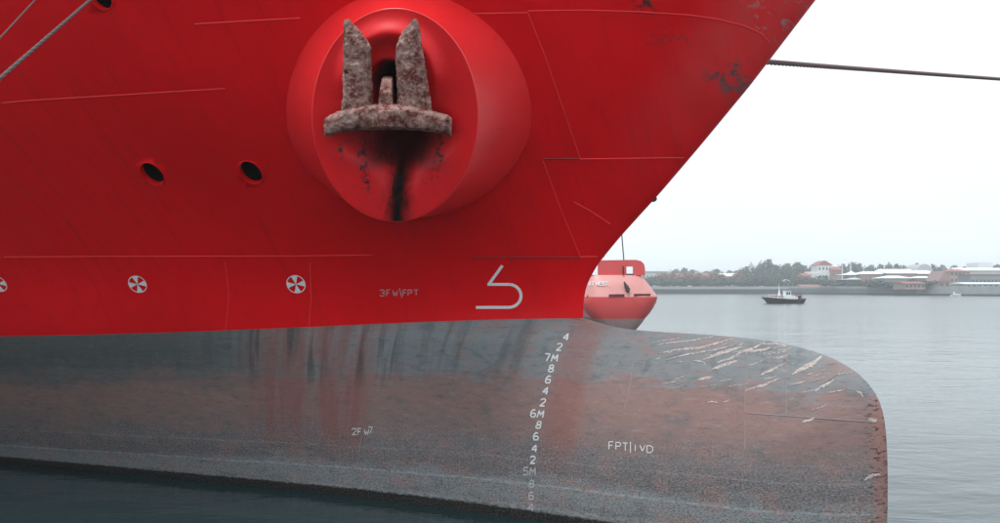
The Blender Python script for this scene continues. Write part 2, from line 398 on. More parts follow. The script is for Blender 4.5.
seam([(574, 202), (592, 212), (610, 224)], .02, 'red_seam', .006)
seam([(747, 348), (745, 380), (745, 412)], .016, 'grey_seam', .004); seam([(787, 352), (786, 385), (786, 416)], .016, 'grey_seam', .004)
seam([(746, 413), (800, 417), (883, 423)], .016, 'grey_seam', .004); seam([(822, 384), (856, 362)], .02, 'grey_seam', .006)
seam([(745, 420), (745, 450)], .02, 'grey_seam', .005); seam([(635, 345), (630, 385), (624, 410)], .016, 'grey_seam', .002)
seam([(566, 350), (580, 350)], .012, 'grey_seam', .003); 
seam([(362, 437), (359, 455), (357, 470)], .02, 'grey_seam', .004)

GL = {'0': [[(0, 0), (3, 0), (3, 6), (0, 6), (0, 0)]], '1': [[(1.5, 0), (1.5, 6)]], '2': [[(0, 1), (.8, 0), (2.6, 0), (3.4, 1), (3.2, 2.4), (0, 6), (3.6, 6)]],
      '3': [[(0, .6), (1, 0), (2.8, 0), (3.4, 1.2), (3.4, 2.2), (1.4, 2.9), (3.4, 3.6), (3.4, 5), (2.6, 6), (.8, 6), (0, 5.2)]], '4': [[(2.9, 6), (2.9, 0), (0, 4), (3.8, 4)]],
      '5': [[(3.4, 0), (.3, 0), (.1, 2.7), (2.6, 2.5), (3.4, 3.4), (3.4, 5), (2.6, 6), (.2, 5.8)]],
      '6': [[(3.2, .3), (1.4, 0), (.2, 1.6), (0, 4.6), (.8, 6), (2.8, 6), (3.4, 4.9), (3.2, 3.2), (1.6, 2.7), (.2, 3.5)]],
      '7': [[(0, 0), (3.5, 0), (1.4, 6)]], '8': [[(1.7, 2.9), (.3, 2.1), (.4, .6), (1.7, 0), (3, .6), (3.1, 2.1), (1.7, 2.9), (0, 3.9), (.1, 5.3), (1.7, 6), (3.4, 5.3), (3.4, 3.9), (1.7, 2.9)]],
      'M': [[(0, 6), (.5, 0), (2, 4), (3.8, 0), (4, 6)]], 'F': [[(0, 6), (0, 0), (3.4, 0)], [(0, 2.9), (2.7, 2.9)]], 'W': [[(0, 0), (.9, 6), (2, 2), (3.1, 6), (4, 0)]],
      'P': [[(0, 6), (0, 0), (2.6, 0), (3.4, 1), (3.4, 2.4), (2.6, 3.3), (0, 3.3)]], 'T': [[(0, 0), (3.8, 0)], [(1.9, 0), (1.9, 6)]], '|': [[(1.5, -1.5), (1.5, 8)]],
      '\\': [[(0, -1.5), (2.8, 7.5)]], 'V': [[(0, 0), (1.8, 6), (3.8, 0)]], 'D': [[(0, 0), (0, 6), (2.2, 6), (3.6, 4.6), (3.6, 1.4), (2.2, 0), (0, 0)]],
      'S': [[(3.4, .8), (2.6, 0), (.8, 0), (0, .9), (.3, 2.4), (3.1, 3.5), (3.4, 5), (2.6, 6), (.8, 6), (0, 5.2)]], 'E': [[(3.4, 0), (0, 0), (0, 6), (3.4, 6)], [(0, 3), (2.6, 3)]],
      'N': [[(0, 6), (0, 0), (3.4, 6), (3.4, 0)]], '.': [[(0, 5.2), (.6, 6)]]}
def glyph(ch, x, y, h, w, m, sw, name='painted_letter', shear=0):
    mb = MB(); k = 0
    for st in GL[ch]:
        ribbon(mb, [(x + p[0] / 4 * w + (6 - p[1]) / 6 * h * shear, y + p[1] / 6 * h) for p in st], sw, .003 + .001 * k, 1.5, lift=.004); k += 1
    if mb.v: mb.build(name, m, SHIP)
# draft marks, top to bottom
dm = [('4', 565, 337), ('2', 558.5, 347), ('M', 553.5, 358), ('8', 550.5, 368.5), ('6', 547.5, 379.5), ('4', 544.5, 391), ('2', 542, 402.5), ('M', 539.5, 414), ('8', 538, 425), ('6', 535.8, 436.5), ('4', 534, 448.5),
      ('2', 532.5, 460), ('M', 532, 471.5), ('8', 531.5, 484), ('6', 531, 496), ('4', 530.5, 507.5)]
for k, (c, x, y) in enumerate(dm):
    glyph(c, x - 2.4, y - 3.4, 7.0, 5.6, M['white'] if k < 12 else M['worn'], .027, 'draft_mark', .22 if k < 9 else .05)
for c, x, y in (('7', 546.5, 357.5), ('6', 532.5, 413.5), ('5', 525, 471.5)): glyph(c, x - 2, y - 3.6, 7.2, 5.6, M['white'] if y < 450 else M['worn'], .027, 'draft_mark', .1)
for c, x, y, w, h in (('3', 380, 290, 5, 6), ('F', 386.5, 290, 4, 6), ('W', 393, 290.5, 4.6, 5.5), ('\\', 399.3, 290, 4, 6), ('F', 403, 290, 4, 5.6), ('P', 408, 290, 4.6, 5.3), ('T', 414, 290, 4.4, 5)):
    glyph(c, x, y, h, w, M['worn'], .014)
for c, x, y, w, h in (('F', 609, 442, 5, 7.5), ('P', 616, 442.6, 5.4, 7), ('T', 623, 443.2, 5, 7.5), ('|', 629, 443.6, 4, 7), ('1', 633.8, 445, 4, 6.3), ('V', 640, 445.4, 5.4, 6), ('D', 647, 446, 6.4, 6.8)):
    glyph(c, x, y, h, w, M['white'], .0155)
for c, x, y, w, h in (('2', 352, 428.6, 5, 6.2), ('F', 358, 428.6, 4, 6.2), ('W', 364.6, 429.6, 4.2, 5.6), ('7', 368.5, 427.3, 4.6, 6)): glyph(c, x, y, h, w, M['white'], .016)
# bulbous bow symbol
mb = MB(); arcp = [(509 + 12 * sin(a), 296 - 11.5 * cos(a)) for a in np.linspace(0, pi, 16)]
ribbon(mb, [(502.5, 265.5), (488.7, 284.5)] , .058, .004, 1.5); ribbon(mb, [(487.5, 284.5)] + arcp + [(476, 307.5)], .058, .006, 1.5)
o = mb.build('bulbous_bow_symbol', M['white'], SHIP); o['label'] = 'white line symbol like an open figure five beside the stem'
# thruster symbols: white ring and four blades
for (cx, cy, R) in ((-2, 284, 9.2), (137.5, 284.3, 9.6), (296, 284.3, 9.8)):
    p, n = hit(cx, cy)
    if p is None: continue
    up = (Vector((0, 0, 1)) - n * n.z).normalized(); rt = up.cross(n).normalized(); rr = R / F_PX * p.y
    def onh(a, r, lift):
        q = p + rt * r * cos(a) + up * r * sin(a); d = (q - EYE).normalized(); hp, hn, _, _ = bv.ray_cast(EYE, d)
        hp = hp or q; hn = hn or n; return hp - d * lift
    mb = MB(); V = []
    for k in range(49):
        a = 2 * pi * k / 48; V += [onh(a, rr * .91, .006), onh(a, rr, .006)]
    mb.add(V, grid_faces(49, 2))
    sy = mb.build('thruster_symbol', M['white'], SHIP)
    for q in range(4):
        V = [onh(0, 0, .009)]; a0 = pi / 2 * q + .1
        for k in range(7): V.append(onh(a0 - .37 + .74 * k / 6, rr * .985, .009))
        pyd('painted_blade', V, [(0, k + 1, k + 2) for k in range(6)], M['white'], sy)
# scrapes on the bulb
scr = [((668, 343), (690, 341), (718, 336), .05), ((676, 350), (700, 348), (735, 338), .07), ((684, 355), (715, 350), (738, 344), .05), ((712, 356), (725, 352), (742, 347), .10), ((722, 361), (730, 359), (740, 355), .06),
       ((742, 352), (756, 347), (765, 342), .07), ((752, 351), (764, 350), (772, 347), .08), ((716, 368), (724, 365), (738, 361), .09), ((702, 379), (708, 378), (713, 377), .08), ((748, 352), (752, 349), (756, 346), .04),
       ((763, 374), (770, 371), (784, 364), .07), ((800, 370), (812, 364), (822, 356), .12), ((776, 368), (780, 366), (786, 363), .04), ((753, 388), (765, 385), (780, 378), .06), ((820, 388), (827, 384), (834, 380), .07), ((765, 344), (776, 344), (788, 346), .05),
       ((858, 392), (861, 394), (863, 397), .06), ((806, 421), (811, 420), (815, 417), .06), ((868, 478), (874, 475), (880, 475), .07), ((870, 420), (873, 421), (877, 420), .08), ((660, 341), (670, 340), (682, 338), .03), ((710, 402), (714, 402), (718, 403), .04),
       ((862, 375), (866, 378), (869, 383), .05), ((697, 361), (703, 362), (706, 365), .04), ((775, 343), (781, 345), (788, 347), .05)]
for a, b, c, w in scr:
    ex = lambda p, q, f: (p[0] + (p[0] - q[0]) * f, p[1] + (p[1] - q[1]) * f + abs(p[0] - q[0]) * f * .12)
    mb = MB(); ribbon(mb, [ex(a, b, .7), a, b, c], w * .72, .002, 1.0, True, .35, .004)
    if mb.v: mb.build('scrape_mark', M['scrape'], SHIP)

for k in range(44):
    x = random.uniform(650, 845); yt = 338 + max(0, (x - 700) / 145) ** 2 * 22 + 6; y = yt + abs(random.gauss(0, 26)); L_ = random.uniform(5, 22); sl = random.uniform(.12, .5)
    mb = MB(); ribbon(mb, [(x, y), (x + L_ * .3, y - L_ * sl * .18), (x + L_ * .65, y - L_ * sl * .5), (x + L_, y - L_ * sl)], random.uniform(.010, .022), .0015, 1.2, True, .4, .004)
    if mb.v: mb.build('scrape_mark', M['scrape'], SHIP)
# openings: deep pipes through the shell (boolean) with a lip
def cutter(c, axis, rx, ry, depth, up, out=.5, n=40):
    axis = axis.normalized(); r = up.cross(axis).normalized(); u = axis.cross(r); V = []
    for t in (-depth, out): V += [c + axis * t + r * rx * cos(2 * pi * k / n) + u * ry * sin(2 * pi * k / n) for k in range(n)]
    me = bpy.data.meshes.new('cut'); me.from_pydata([tuple(q) for q in V], [], grid_faces(2, n, closed=True, flip=False) + [tuple(range(n))[::-1], tuple(range(n, 2 * n))]); me.update()
    bm = bmesh.new(); bm.from_mesh(me); bmesh.ops.recalc_face_normals(bm, faces=bm.faces); bm.to_mesh(me); bm.free()
    return me
holes = []
for (x, y) in ((152.5, 173.8), (251, 172.5), (100.5, -4)):
    p, n = hit(x, y)
    up = (Vector((0, 0, 1)) - n * n.z).normalized(); rt = up.cross(n).normalized()
    u2 = (up * cos(.32) - rt * sin(.32)).normalized(); sc = p.y / F_PX
    rx, ry = 10.3 * sc, 13.6 * sc
    holes.append((p, n, rx, ry, u2))
    r2 = u2.cross(n).normalized()
    def lp(t, k, f): return p + n * t + (r2 * rx * cos(k) + u2 * ry * sin(k)) * f
    ks = [2 * pi * i / 40 for i in range(40)]
    V = []
    for t, f in ((-.02, 1.07), (.016, 1.06), (.022, 1.03), (.014, 1.0), (-.05, .985), (-.55, .95)): V += [lp(t, k, f) for k in ks]
    o = pyd('overboard_outlet', V, grid_faces(6, 40, closed=True), M['red'], SHIP, True)
    pyd('outlet_dark_disc', [lp(-.10, k, .98) for k in ks] + [lp(-.10, 0, 0)], [(i, (i + 1) % 40, 40) for i in range(40)], M['black'], o)  # black disc standing in for the shade inside the pipe

# ------------------------------------------------------------------ anchor bolster
C0, _ = hit(406, 104); FC = at(395, 115, C0.y - 1.0); AX = (FC - C0).normalized()
print('bolster', C0, FC, AX)
UPB = (Vector((0, 0, 1)) - AX * AX.z).normalized(); RTB = UPB.cross(AX).normalized()
def onplane(x, y, h=0):
    d = ray(x, y); t = (FC + AX * h - EYE).dot(AX) / d.dot(AX); return EYE + d * t
NK = 96; V = []; UVb = []
px2 = lambda k, cx, cy, rx, ry: (cx + rx * cos(k), cy - ry * sin(k))
bc = C0.y / F_PX
def bl(t, k, rx, ry, cx=0, cy=0): return C0 + AX * t + RTB * (rx * cos(k) + cx) + UPB * (ry * sin(k) + cy)
ks = [2 * pi * i / NK for i in range(NK)]
L = (FC - C0).length
fr = [onplane(*px2(k, 395, 115, 83, 107)) for k in ks]          # face rim
base = [bl(-.25, k, 133 * bc, 123 * bc, -3 * bc) for k in ks]; base0 = [bl(-1.6, k, 136 * bc, 125 * bc, -3 * bc) for k in ks]
rings = [base0]
for i in range(13):
    t = i / 12; rings.append([a.lerp(b, t) for a, b in zip(base, fr)])
# rounded lip
rings.insert(-1, [a.lerp(b, .985) for a, b in zip(base, fr)])
lip = [p.lerp(FC, .006) + AX * .002 for p in fr]; rings.append(lip)
V = [p for r in rings for p in r]
UVb = [((p - FC).dot(RTB), (p - FC).dot(UPB)) for p in V]
g = G('bolster_paint'); v, s, z = g.uv(); n1 = g.noise(v, 1.2, det=5); n2 = g.noise(v, 14, det=4)
c = g.mix(g.sm(n1, .3, .7), (.74, .016, .020), (.86, .024, .028)); c = g.mix(g.mul(g.sm(n2, .55, .75), .25), c, (.34, .02, .025))
M['bolster'] = g.fin(c, .32, g.bump(n1, .15, .05), .5, None, .6)
BOL = pyd('anchor_bolster', V, grid_faces(len(rings), NK, closed=True), M['bolster'], SHIP, True, UVb)
# dished face with the hawse hole
def gauss(x, y, cx, cy, rx, ry, p=2): return exp(-(((x - cx) / rx) ** 2 + ((y - cy) / ry) ** 2) ** (p / 2))
def fh(x, y):
    h = 0
    r = hypot((x - 391) / 52, (y - 84) / 60)                       # stepped ring round the hawse
    h += .16 * exp(-((r - .86) / .17) ** 2) * (1 - sstep(y, 70, 110)); h -= .55 * (1 - sstep(hypot((x - 388) / 30, (y - 98) / 42), .35, 1.0))
    h -= .30 * gauss(x, y, 369, 136, 24, 20, 3) + .30 * gauss(x, y, 423, 136, 24, 20, 3) + .55 * gauss(x, y, 397, 136, 22, 40, 3)
    h -= .07 * gauss(x, y, 395, 120, 66, 88, 6)
    r = hypot((x - 387) / 20, (y - 88) / 29)
    h -= 1.1 * (1 - sstep(r, .55, 1.0)); 
    return float(h)
NR = 90; V = []; UVf = []
rp = lambda i: 1 - i / (NR - 1)
for i in range(NR):
    rho = rp(i) * .994
    for k in ks:
        x, y = px2(k, 395 - 6 * (1 - rho), 115 - 25 * (1 - rho), 83 * rho, 107 * rho)
        hh = fh(x, y) * min(1, (1 - rho) * 16 + 0)
        # push along the axis, not toward the lens
        V.append(onplane(x, y) + AX * (hh + .002)); UVf.append(((x - 395) / 100, (115 - y) / 100))
g = G('bolster_face_paint'); v, s, z = g.uv(); n1 = g.noise(v, 1.5, det=5); n2 = g.noise(v, 16, det=5, rough=.65); n3 = g.noise(v, 3.2, (2.2, 1, 1), 6, .7, 1.0)
c = g.mix(g.sm(n1, .3, .7), (.66, .003, .008), (.78, .004, .010)); c = g.mix(g.mul(g.sm(n2, .56, .72), .35), c, (.28, .02, .02))
xs = g.math('ABSOLUTE', g.add(g.math('SUBTRACT', s, .03), g.mul(g.math('SUBTRACT', n3, .5), .20)))
wid = g.add(g.sm(z, -.62, -.12, 0, .26), .12)
stk = g.mul(g.sm(g.math('DIVIDE', xs, wid), .1, 1.6, 1, 0), g.sm(z, -.05, -.12)); c = g.mix(stk, c, (.010, .008, .008))
# chafed lines left by the fluke tips
for xc, sl_, a0, a1 in ((-.44, .22, -.82, -.22), (.50, -.16, -.72, -.16), (-.60, .1, -.5, -.24), (-.25, .35, -.95, -.5), (.22, -.3, -.98, -.6)):
    d = g.math('ABSOLUTE', g.add(g.math('SUBTRACT', g.add(s, g.mul(z, sl_)), xc), g.mul(g.math('SUBTRACT', n3, .5), .22)))
    c = g.mix(g.mul(g.mul(g.sm(d, .015, .05, 1, 0), g.band(z, a0, a0 + .15, a1 - .1, a1)), g.sm(n2, .46, .56)), c, (.03, .012, .014))
crown_shade_grease = g.sm(g.math('DIVIDE', g.math('ABSOLUTE', g.math('SUBTRACT', s, .03)), .62), .3, 1.0, 1, 0); crown_shade_grease = g.mul(g.mul(crown_shade_grease, g.band(z, -.62, -.45, -.2, -.1)), g.sm(n3, .2, .5)); c = g.mix(g.mul(crown_shade_grease, .9), c, (.05, .006, .008))  # grease smear, with shade painted in below the anchor crown
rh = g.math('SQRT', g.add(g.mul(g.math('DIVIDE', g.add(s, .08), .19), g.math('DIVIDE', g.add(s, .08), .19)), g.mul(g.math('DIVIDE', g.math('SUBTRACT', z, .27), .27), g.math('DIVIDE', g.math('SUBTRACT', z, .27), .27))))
c = g.mix(g.sm(rh, .7, 1.05, 1, 0), c, (.006, .006, .006))  # darkness of the hawse hole painted in black
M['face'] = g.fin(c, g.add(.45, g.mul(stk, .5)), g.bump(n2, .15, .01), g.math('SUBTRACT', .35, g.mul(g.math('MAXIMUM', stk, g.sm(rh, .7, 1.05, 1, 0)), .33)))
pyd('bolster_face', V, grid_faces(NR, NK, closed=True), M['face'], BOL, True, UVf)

# cut the shell where the bolster and the outlets go through it
cuts = [cutter(p, n, rx * 1.02, ry * 1.02, .8, u2) for p, n, rx, ry, u2 in holes]
for cm in cuts:
    cobj = bpy.data.objects.new('cut', cm); COL.objects.link(cobj)
    md = top.modifiers.new('b', 'BOOLEAN'); md.operation = 'DIFFERENCE'; md.solver = 'FAST'; md.object = cobj
    nm = evaluated(top, 'topside_shell'); top.modifiers.clear()
    bpy.data.objects.remove(cobj)
    if len(nm.polygons) > .9 * len(top.data.polygons): top.data = nm
    print('cut', len(nm.polygons))

bm = bmesh.new(); bm.from_mesh(top.data)
dead = []
for f in bm.faces:
    q = f.calc_center_median() + world_loc(SHIP) * 0 - C0
    if abs(q.dot(AX)) < 1.6 and hypot(q.dot(RTB), q.dot(UPB)) < 80 * bc: dead.append(f)
bmesh.ops.delete(bm, geom=dead, context='FACES'); bm.to_mesh(top.data); bm.free()

# ------------------------------------------------------------------ anchor
g = G('rusted_cast_steel'); p_ = g.pos(); n1 = g.noise(p_, 3.0, det=6, rough=.7); n2 = g.noise(p_, 7, det=8, rough=.75); n3 = g.noise(p_, 50, det=3)
c = g.ramp(n2, [(.35, (.05, .014, .010)), (.43, (.19, .06, .045)), (.49, (.31, .165, .14)), (.58, (.45, .28, .25)), (.70, (.68, .47, .44))])
c = g.mix(g.mul(g.sm(n1, .57, .64), .8), c, (.17, .03, .03)); c = g.mix(g.mul(g.sm(n1, .44, .34), .6), c, (.32, .26, .25)); c = g.mix(g.sm(n3, .64, .72), c, (.05, .02, .02))
M['rust'] = g.fin(c, .85, g.bump(n3, .5, .01, g.bump(n2, .8, .03)), .2)
ANC = empty('ship_anchor', FC, 'rusty stockless anchor with two upright flukes stowed on the round red bolster', 'anchor')
def rough_mesh(name, V, Fs, parent, vox=.014, amp=.016):
    me = bpy.data.meshes.new(name); me.from_pydata([tuple(p) for p in V], [], Fs); me.update()
    bm = bmesh.new(); bm.from_mesh(me); bmesh.ops.recalc_face_normals(bm, faces=bm.faces); bm.to_mesh(me); bm.free()
    o = bpy.data.objects.new(name, me); COL.objects.link(o)
    r = o.modifiers.new('r', 'REMESH'); r.mode = 'VOXEL'; r.voxel_size = vox
    me2 = evaluated(o, name); bpy.data.objects.remove(o)
    vs = [v.co.copy() for v in me2.vertices]; nr_ = [v.normal.copy() for v in me2.vertices]
    for v, p, n in zip(me2.vertices, vs, nr_):
        a = mnoise.noise(p * 5) * .2 + mnoise.noise(p * 13) * .45 + mnoise.noise(p * 30) * .6 + mnoise.noise(p * 55) * .5
        pit = max(0, mnoise.noise(p * 9 + Vector((7, 3, 1))) - .25) * 2.5
        v.co = p + n * (a - pit) * amp
    me2.polygons.foreach_set('use_smooth', [True] * len(me2.polygons))
    return link(name, me2, M['rust'], parent)
def loft(secs):
    n = len(secs[0]); V = [p for s in secs for p in s]
    return V, grid_faces(len(secs), n, closed=True) + [tuple(range(n))[::-1], tuple(range((len(secs) - 1) * n, len(secs) * n))]
def fluke(rowsf):
    secs = []
    for (y, xl, xr, h0, th) in rowsf:
        w = xr - xl; xm = xl + w * .55
        secs.append([onplane(xl, y, h0 - th * .5), onplane(xl + w * .05, y, h0 + th * .25), onplane(xl + w * .28, y, h0 + th * .42), onplane(xm, y, h0 + th * .5), onplane(xr - w * .12, y, h0 + th * .30), onplane(xr, y, h0 - th * .1), onplane(xr - w * .05, y, h0 - th * .6), onplane(xm, y, h0 - th * .7)])
    return loft(secs)
rough_mesh('fluke', *fluke([(19, 345, 348.5, .46, .06), (24, 343.2, 353.5, .45, .10), (31, 343, 360.5, .44, .15), (40, 343, 367.5, .43, .19), (47, 343, 371.5, .42, .2), (60, 342.8, 371.8, .40, .22), (80, 342.5, 372.5, .37, .25), (98, 342.3, 373.5, .33, .28), (112, 341, 374, .30, .32)]), ANC)
rough_mesh('fluke', *fluke([(17.5, 413, 416.5, .46, .06), (22, 410.5, 418, .45, .10), (30, 403.5, 420, .44, .15), (38, 399, 421.5, .43, .19), (46, 396, 422.5, .42, .2), (60, 395.3, 424.5, .40, .22), (80, 396.5, 427.5, .37, .25), (98, 397, 430.5, .33, .28), (112, 396, 432.5, .30, .32)]), ANC)
# crown: a thick curved bar
secs = []
for (x, yt, yb, h0, th) in [(324.5, 118, 135.5, .22, .26), (328, 115.5, 136, .25, .34), (336, 112.5, 133.5, .28, .38), (344, 109, 131.5, .30, .40), (356, 106, 130, .32, .42), (370, 104, 129.5, .34, .46), (380, 103.5, 129.3, .36, .50), (395, 103.5, 129.3, .36, .50), (405, 104.5, 129.5, .34, .46),
                          (420, 107, 130.5, .32, .42), (432, 110, 131.5, .30, .40), (440, 112.8, 133, .28, .38), (448, 114.5, 135, .25, .34), (451.5, 117, 136.3, .22, .26)]:
    m_ = (yt + yb) / 2; secs.append([onplane(x, yt, h0 - th * .5), onplane(x, yt + 1.5, h0 + th * .35), onplane(x, yt + 5, h0 + th * .5), onplane(x, m_ + 3, h0 + th * .5), onplane(x, yb - 2.5, h0 + th * .42), onplane(x, yb, h0 + th * .2), onplane(x, yb, h0 - th * .5)])
rough_mesh('crown', *loft(secs), ANC, .024, .016)
# shank coming out of the hawse pipe and the pin lug over the crown
secs = []
for (x0, x1, y0, y1, h) in [(384, 392.5, 76, 84, -.75), (383.5, 392.5, 76, 88, -.2), (381.5, 392, 79, 100, .25), (379, 392, 92, 114, .50)]:
    secs.append([onplane(x0, y0, h), onplane(x1, y0, h), onplane(x1 + 1, y1, h), onplane(x0 - 1, y1, h)])
V, Fs = loft(secs); rough_mesh('shank', V, Fs, ANC, .02, .008)
for (x0, x1, y0, y1, h) in [(371.5, 377, 107, 127, .58), (396, 402, 107, 127, .58), (378, 394, 110, 127, .64)]:
    V, Fs = loft([[onplane(x0, y0, q), onplane(x1, y0, q), onplane(x1, y1, q), onplane(x0, y1, q)] for q in (.3, h)])
    rough_mesh('crown_lug', V, Fs, ANC, .018, .008)

# padeye on the port side of the stem
mb = MB(); p = at(652.5, 199, hit(648, 198)[0].y + .15); mb.tube([p + Vector((-.12, 0, .02)), p + Vector((.03, 0, 0))], .035); mb.tube([p + Vector((.02, -.05, 0)), p + Vector((.02, .05, 0))], .05, 10)
mb.build('padeye', M['black_iron'], SHIP)

# ------------------------------------------------------------------ water and land
def mat_water():
    g = G('harbour_water'); p = g.pos()
    n1 = g.noise(p, .55, (.55, 1, 1), 4, .55, .4); n2 = g.noise(p, 2.6, (.6, 1, 1), 4, .6, .3); n3 = g.noise(p, .09, (.6, 1, 1), 3)
    sy_ = g.n('ShaderNodeSeparateXYZ'); g.l(p, sy_.inputs[0]); fd = g.sm(sy_.outputs[1], 15, 160, 1, .35)
    b = g.bump(g.mul(n3, fd), .35, .4); b = g.bump(g.mul(n1, fd), .5, .12, b); b = g.bump(g.mul(n2, fd), .5, .03, b)
    c = g.mix(n3, (.009, .026, .030), (.016, .042, .048))
    xy = g.n('ShaderNodeSeparateXYZ'); g.l(p, xy.inputs[0]); g.fin(c, g.sm(xy.outputs[1], 14, 160, .06, .20), b); g.b.inputs['IOR'].default_value = 1.5
    return g.m
M['water'] = mat_water()
def sheet(name, x0, x1, y0, y1, z, m, kind='structure', nx=1, ny=1):
    V = [(x0 + (x1 - x0) * i / nx, y0 + (y1 - y0) * j / ny, z) for j in range(ny + 1) for i in range(nx + 1)]
    return tag(pyd(name, V, grid_faces(ny + 1, nx + 1), m), kind=kind)
o = sheet('water', -4500, 4500, -1500, 6500, 0, M['water'])
g = G('quay_concrete'); p = g.pos(); n = g.noise(p, 1.5, det=6); n2 = g.noise(p, 20, det=4)
M['concrete'] = g.fin(g.mix(g.add(g.mul(n, .6), g.mul(n2, .4)), (.16, .155, .145), (.34, .33, .31)), .85, g.bump(n2, .4, .01))
mb = MB(); mb.box((0, -13.2, .9), (90, 32, 3.0)); tag(mb.build('quay', M['concrete']), kind='structure')
# mooring bollard at the quay edge that holds the two bow lines
BOLx = at(-520, 528, 2.9); BOLx = Vector((-3.6, 2.2, 2.4))
mb = MB(); mb.tube([BOLx, BOLx + Vector((0, 0, .35)), BOLx + Vector((0, 0, .45)), BOLx + Vector((0, 0, .6)), BOLx + Vector((0, 0, .66))], [.22, .17, .2, .27, .2], 20)
tag(mb.build('mooring_bollard', M['black_iron'], smooth=True), 'black iron bollard at the quay edge left of the viewer', 'bollard')

# ropes
g = G('rope_fibre'); p = g.pos(); n = g.noise(p, 60, det=2); M['rope'] = g.fin(g.mix(n, (.16, .095, .09), (.30, .20, .19)), .9)
g = G('rope_grey'); p = g.pos(); n = g.noise(p, 60, det=2); M['rope_grey'] = g.fin(g.mix(n, (.07, .055, .055), (.15, .12, .12)), .9)
def rope(a, b, sag, r, m, label, group=None):
    """three strands laid round each other along a slack line"""
    a = Vector(a); b = Vector(b); Ln = (b - a).length; n = int(min(700, Ln / .07)); mb = MB(); t = (b - a).normalized()
    u = t.cross(Vector((0, 0, 1))).normalized(); w = t.cross(u)
    for st in range(3):
        pts = []
        for i in range(n + 1):
            f = i / n; q = a.lerp(b, f) - Vector((0, 0, sag * 4 * f * (1 - f))); ph = f * Ln / .42 * 2 * pi + st * 2 * pi / 3
            pts.append(q + (u * cos(ph) + w * sin(ph)) * r * .5)
        mb.tube(pts, r * .56, 6, False)
    o = mb.build('mooring_line', m, smooth=True); return tag(o, label, 'rope', group)
A_ = at(130, -34.6, hit(130, -20)[0].y - .05); B_ = at(-500, 511.5, 3.0)
rope(A_, B_, .0, .019, M['rope_grey'], 'pale grey mooring rope crossing the upper left corner in front of the red hull')
A2 = at(70, -38, hit(70, -20)[0].y - .05); B2 = at(-500, 580, 3.0)
rope(A2, B2, .0, .010, M['rope_grey'], 'thin dim rope nearest the top left corner, above the thicker pale rope')
ysx = 12.0
for k in range(400):       # leave the port bow where the line of the rope meets the shell
    q = at(748, 60.5, 12 + k * .02) - P0
    if 0 < float(hullw(q.dot(BX), q.z)) - .02 > abs(q.dot(NX)) and q.dot(BX) < float(stem(q.z)): ysx = 12 + k * .02
a = at(748, 60.5, ysx); b = at(1000, 78, 24); e = a + (b - a) * 3.2
rope(a, e, .03, .05, M['rope'], 'brown mooring line running from the bow to the right across the white sky')

# ------------------------------------------------------------------ red workboat behind the bow
g = G('workboat_red'); n = g.noise(g.pos(), 1.2, det=5); M['wb_red'] = g.fin(g.mix(n, (.62, .06, .06), (.74, .10, .10)), .35, None, .6)
g = G('workboat_skylit_red'); n = g.noise(g.pos(), 1.2, det=5); M['wb_pale'] = g.fin(g.mix(n, (.62, .25, .23), (.70, .32, .30)), .4, None, .6)  # red painted paler: sky light on the upper side put into the colour
g = G('workboat_bottom'); n = g.noise(g.pos(), 2.2, det=5); M['wb_grey'] = g.fin(g.mix(n, (.36, .20, .19), (.46, .34, .32)), .7)
YB = 62.0
WB = empty('workboat', at(622, 345, YB), 'red and pink workboat with rounded belly moored behind the bulbous bow', 'boat')
def wb_pt(x, y, back=0): return at(x, y, YB) + Vector((.0 * back, back, 0))
def belt(name, rowsx, m, n=28, par=WB, length=16):
    secs = []
    for (y, xl, xr, f) in rowsx:         # f: how far the end face rounds toward us at this level
        a = at(xl, y, YB); b = at(xr, y, YB); row = []
        row.append(a + Vector((length * .0, length, 0)))
        for k in range(n + 1):
            t = pi * k / n; cx = (a + b) / 2; hx = (b.x - a.x) / 2
            ux = -cos(t); uy = -sin(t)
            row.append(Vector((cx.x + hx * (abs(ux) ** .42) * (1 if ux > 0 else -1), cx.y + 1.6 * f * uy + 1.6, a.z)))
        row.append(b + Vector((length * .0, length, 0))); secs.append(row)
    V = [p for r in secs for p in r]; return pyd(name, V, grid_faces(len(secs), n + 3, flip=True), m, par, True)
belly = [(297, 582.5, 661.2, 1), (302, 582, 660, 1), (308, 584, 657, .97), (314, 587.5, 653, .92), (319, 592, 648.5, .85)]
hb = belt('hull_side', belly, M['wb_red'])
belt('hull_bottom', [(319, 592, 648.5, .85), (324, 597, 645, .78), (330, 603, 640, .65), (338, 611, 632, .5), (348, 618, 626, .3)], M['wb_grey'])
belt('upper_side', [(275, 588, 644.5, .55), (275.6, 587.6, 645.3, .58), (286, 585, 653.5, .8), (296.4, 582.6, 661, .99), (297, 582.5, 661.2, 1)], M['wb_pale'])
# deck
a = [at(x, 275, YB) + Vector((0, dy, 0)) for x, dy in ((588, 1.6), (592, .8), (600, .75), (635, .75), (641, .8), (644.5, 1.6))]
pyd('deck', a + [a[-1] + Vector((0, 16, 0)), a[0] + Vector((0, 16, 0))], [tuple(range(8))], M['wb_red'], WB)
# bulwark plate with a rounded corner and a freeing window
outer = [(598, 275.5), (598, 262), (600, 260.3), (636, 259.8), (641, 261), (644, 264), (645, 268), (645, 275.5)]
win = [(626.5, 274.5), (626.5, 268), (627.5, 266.6), (632, 266.6), (633.2, 268), (633.2, 274.5)]
mb = MB()
def q3(p, back=.9): return at(p[0], p[1], YB + back)
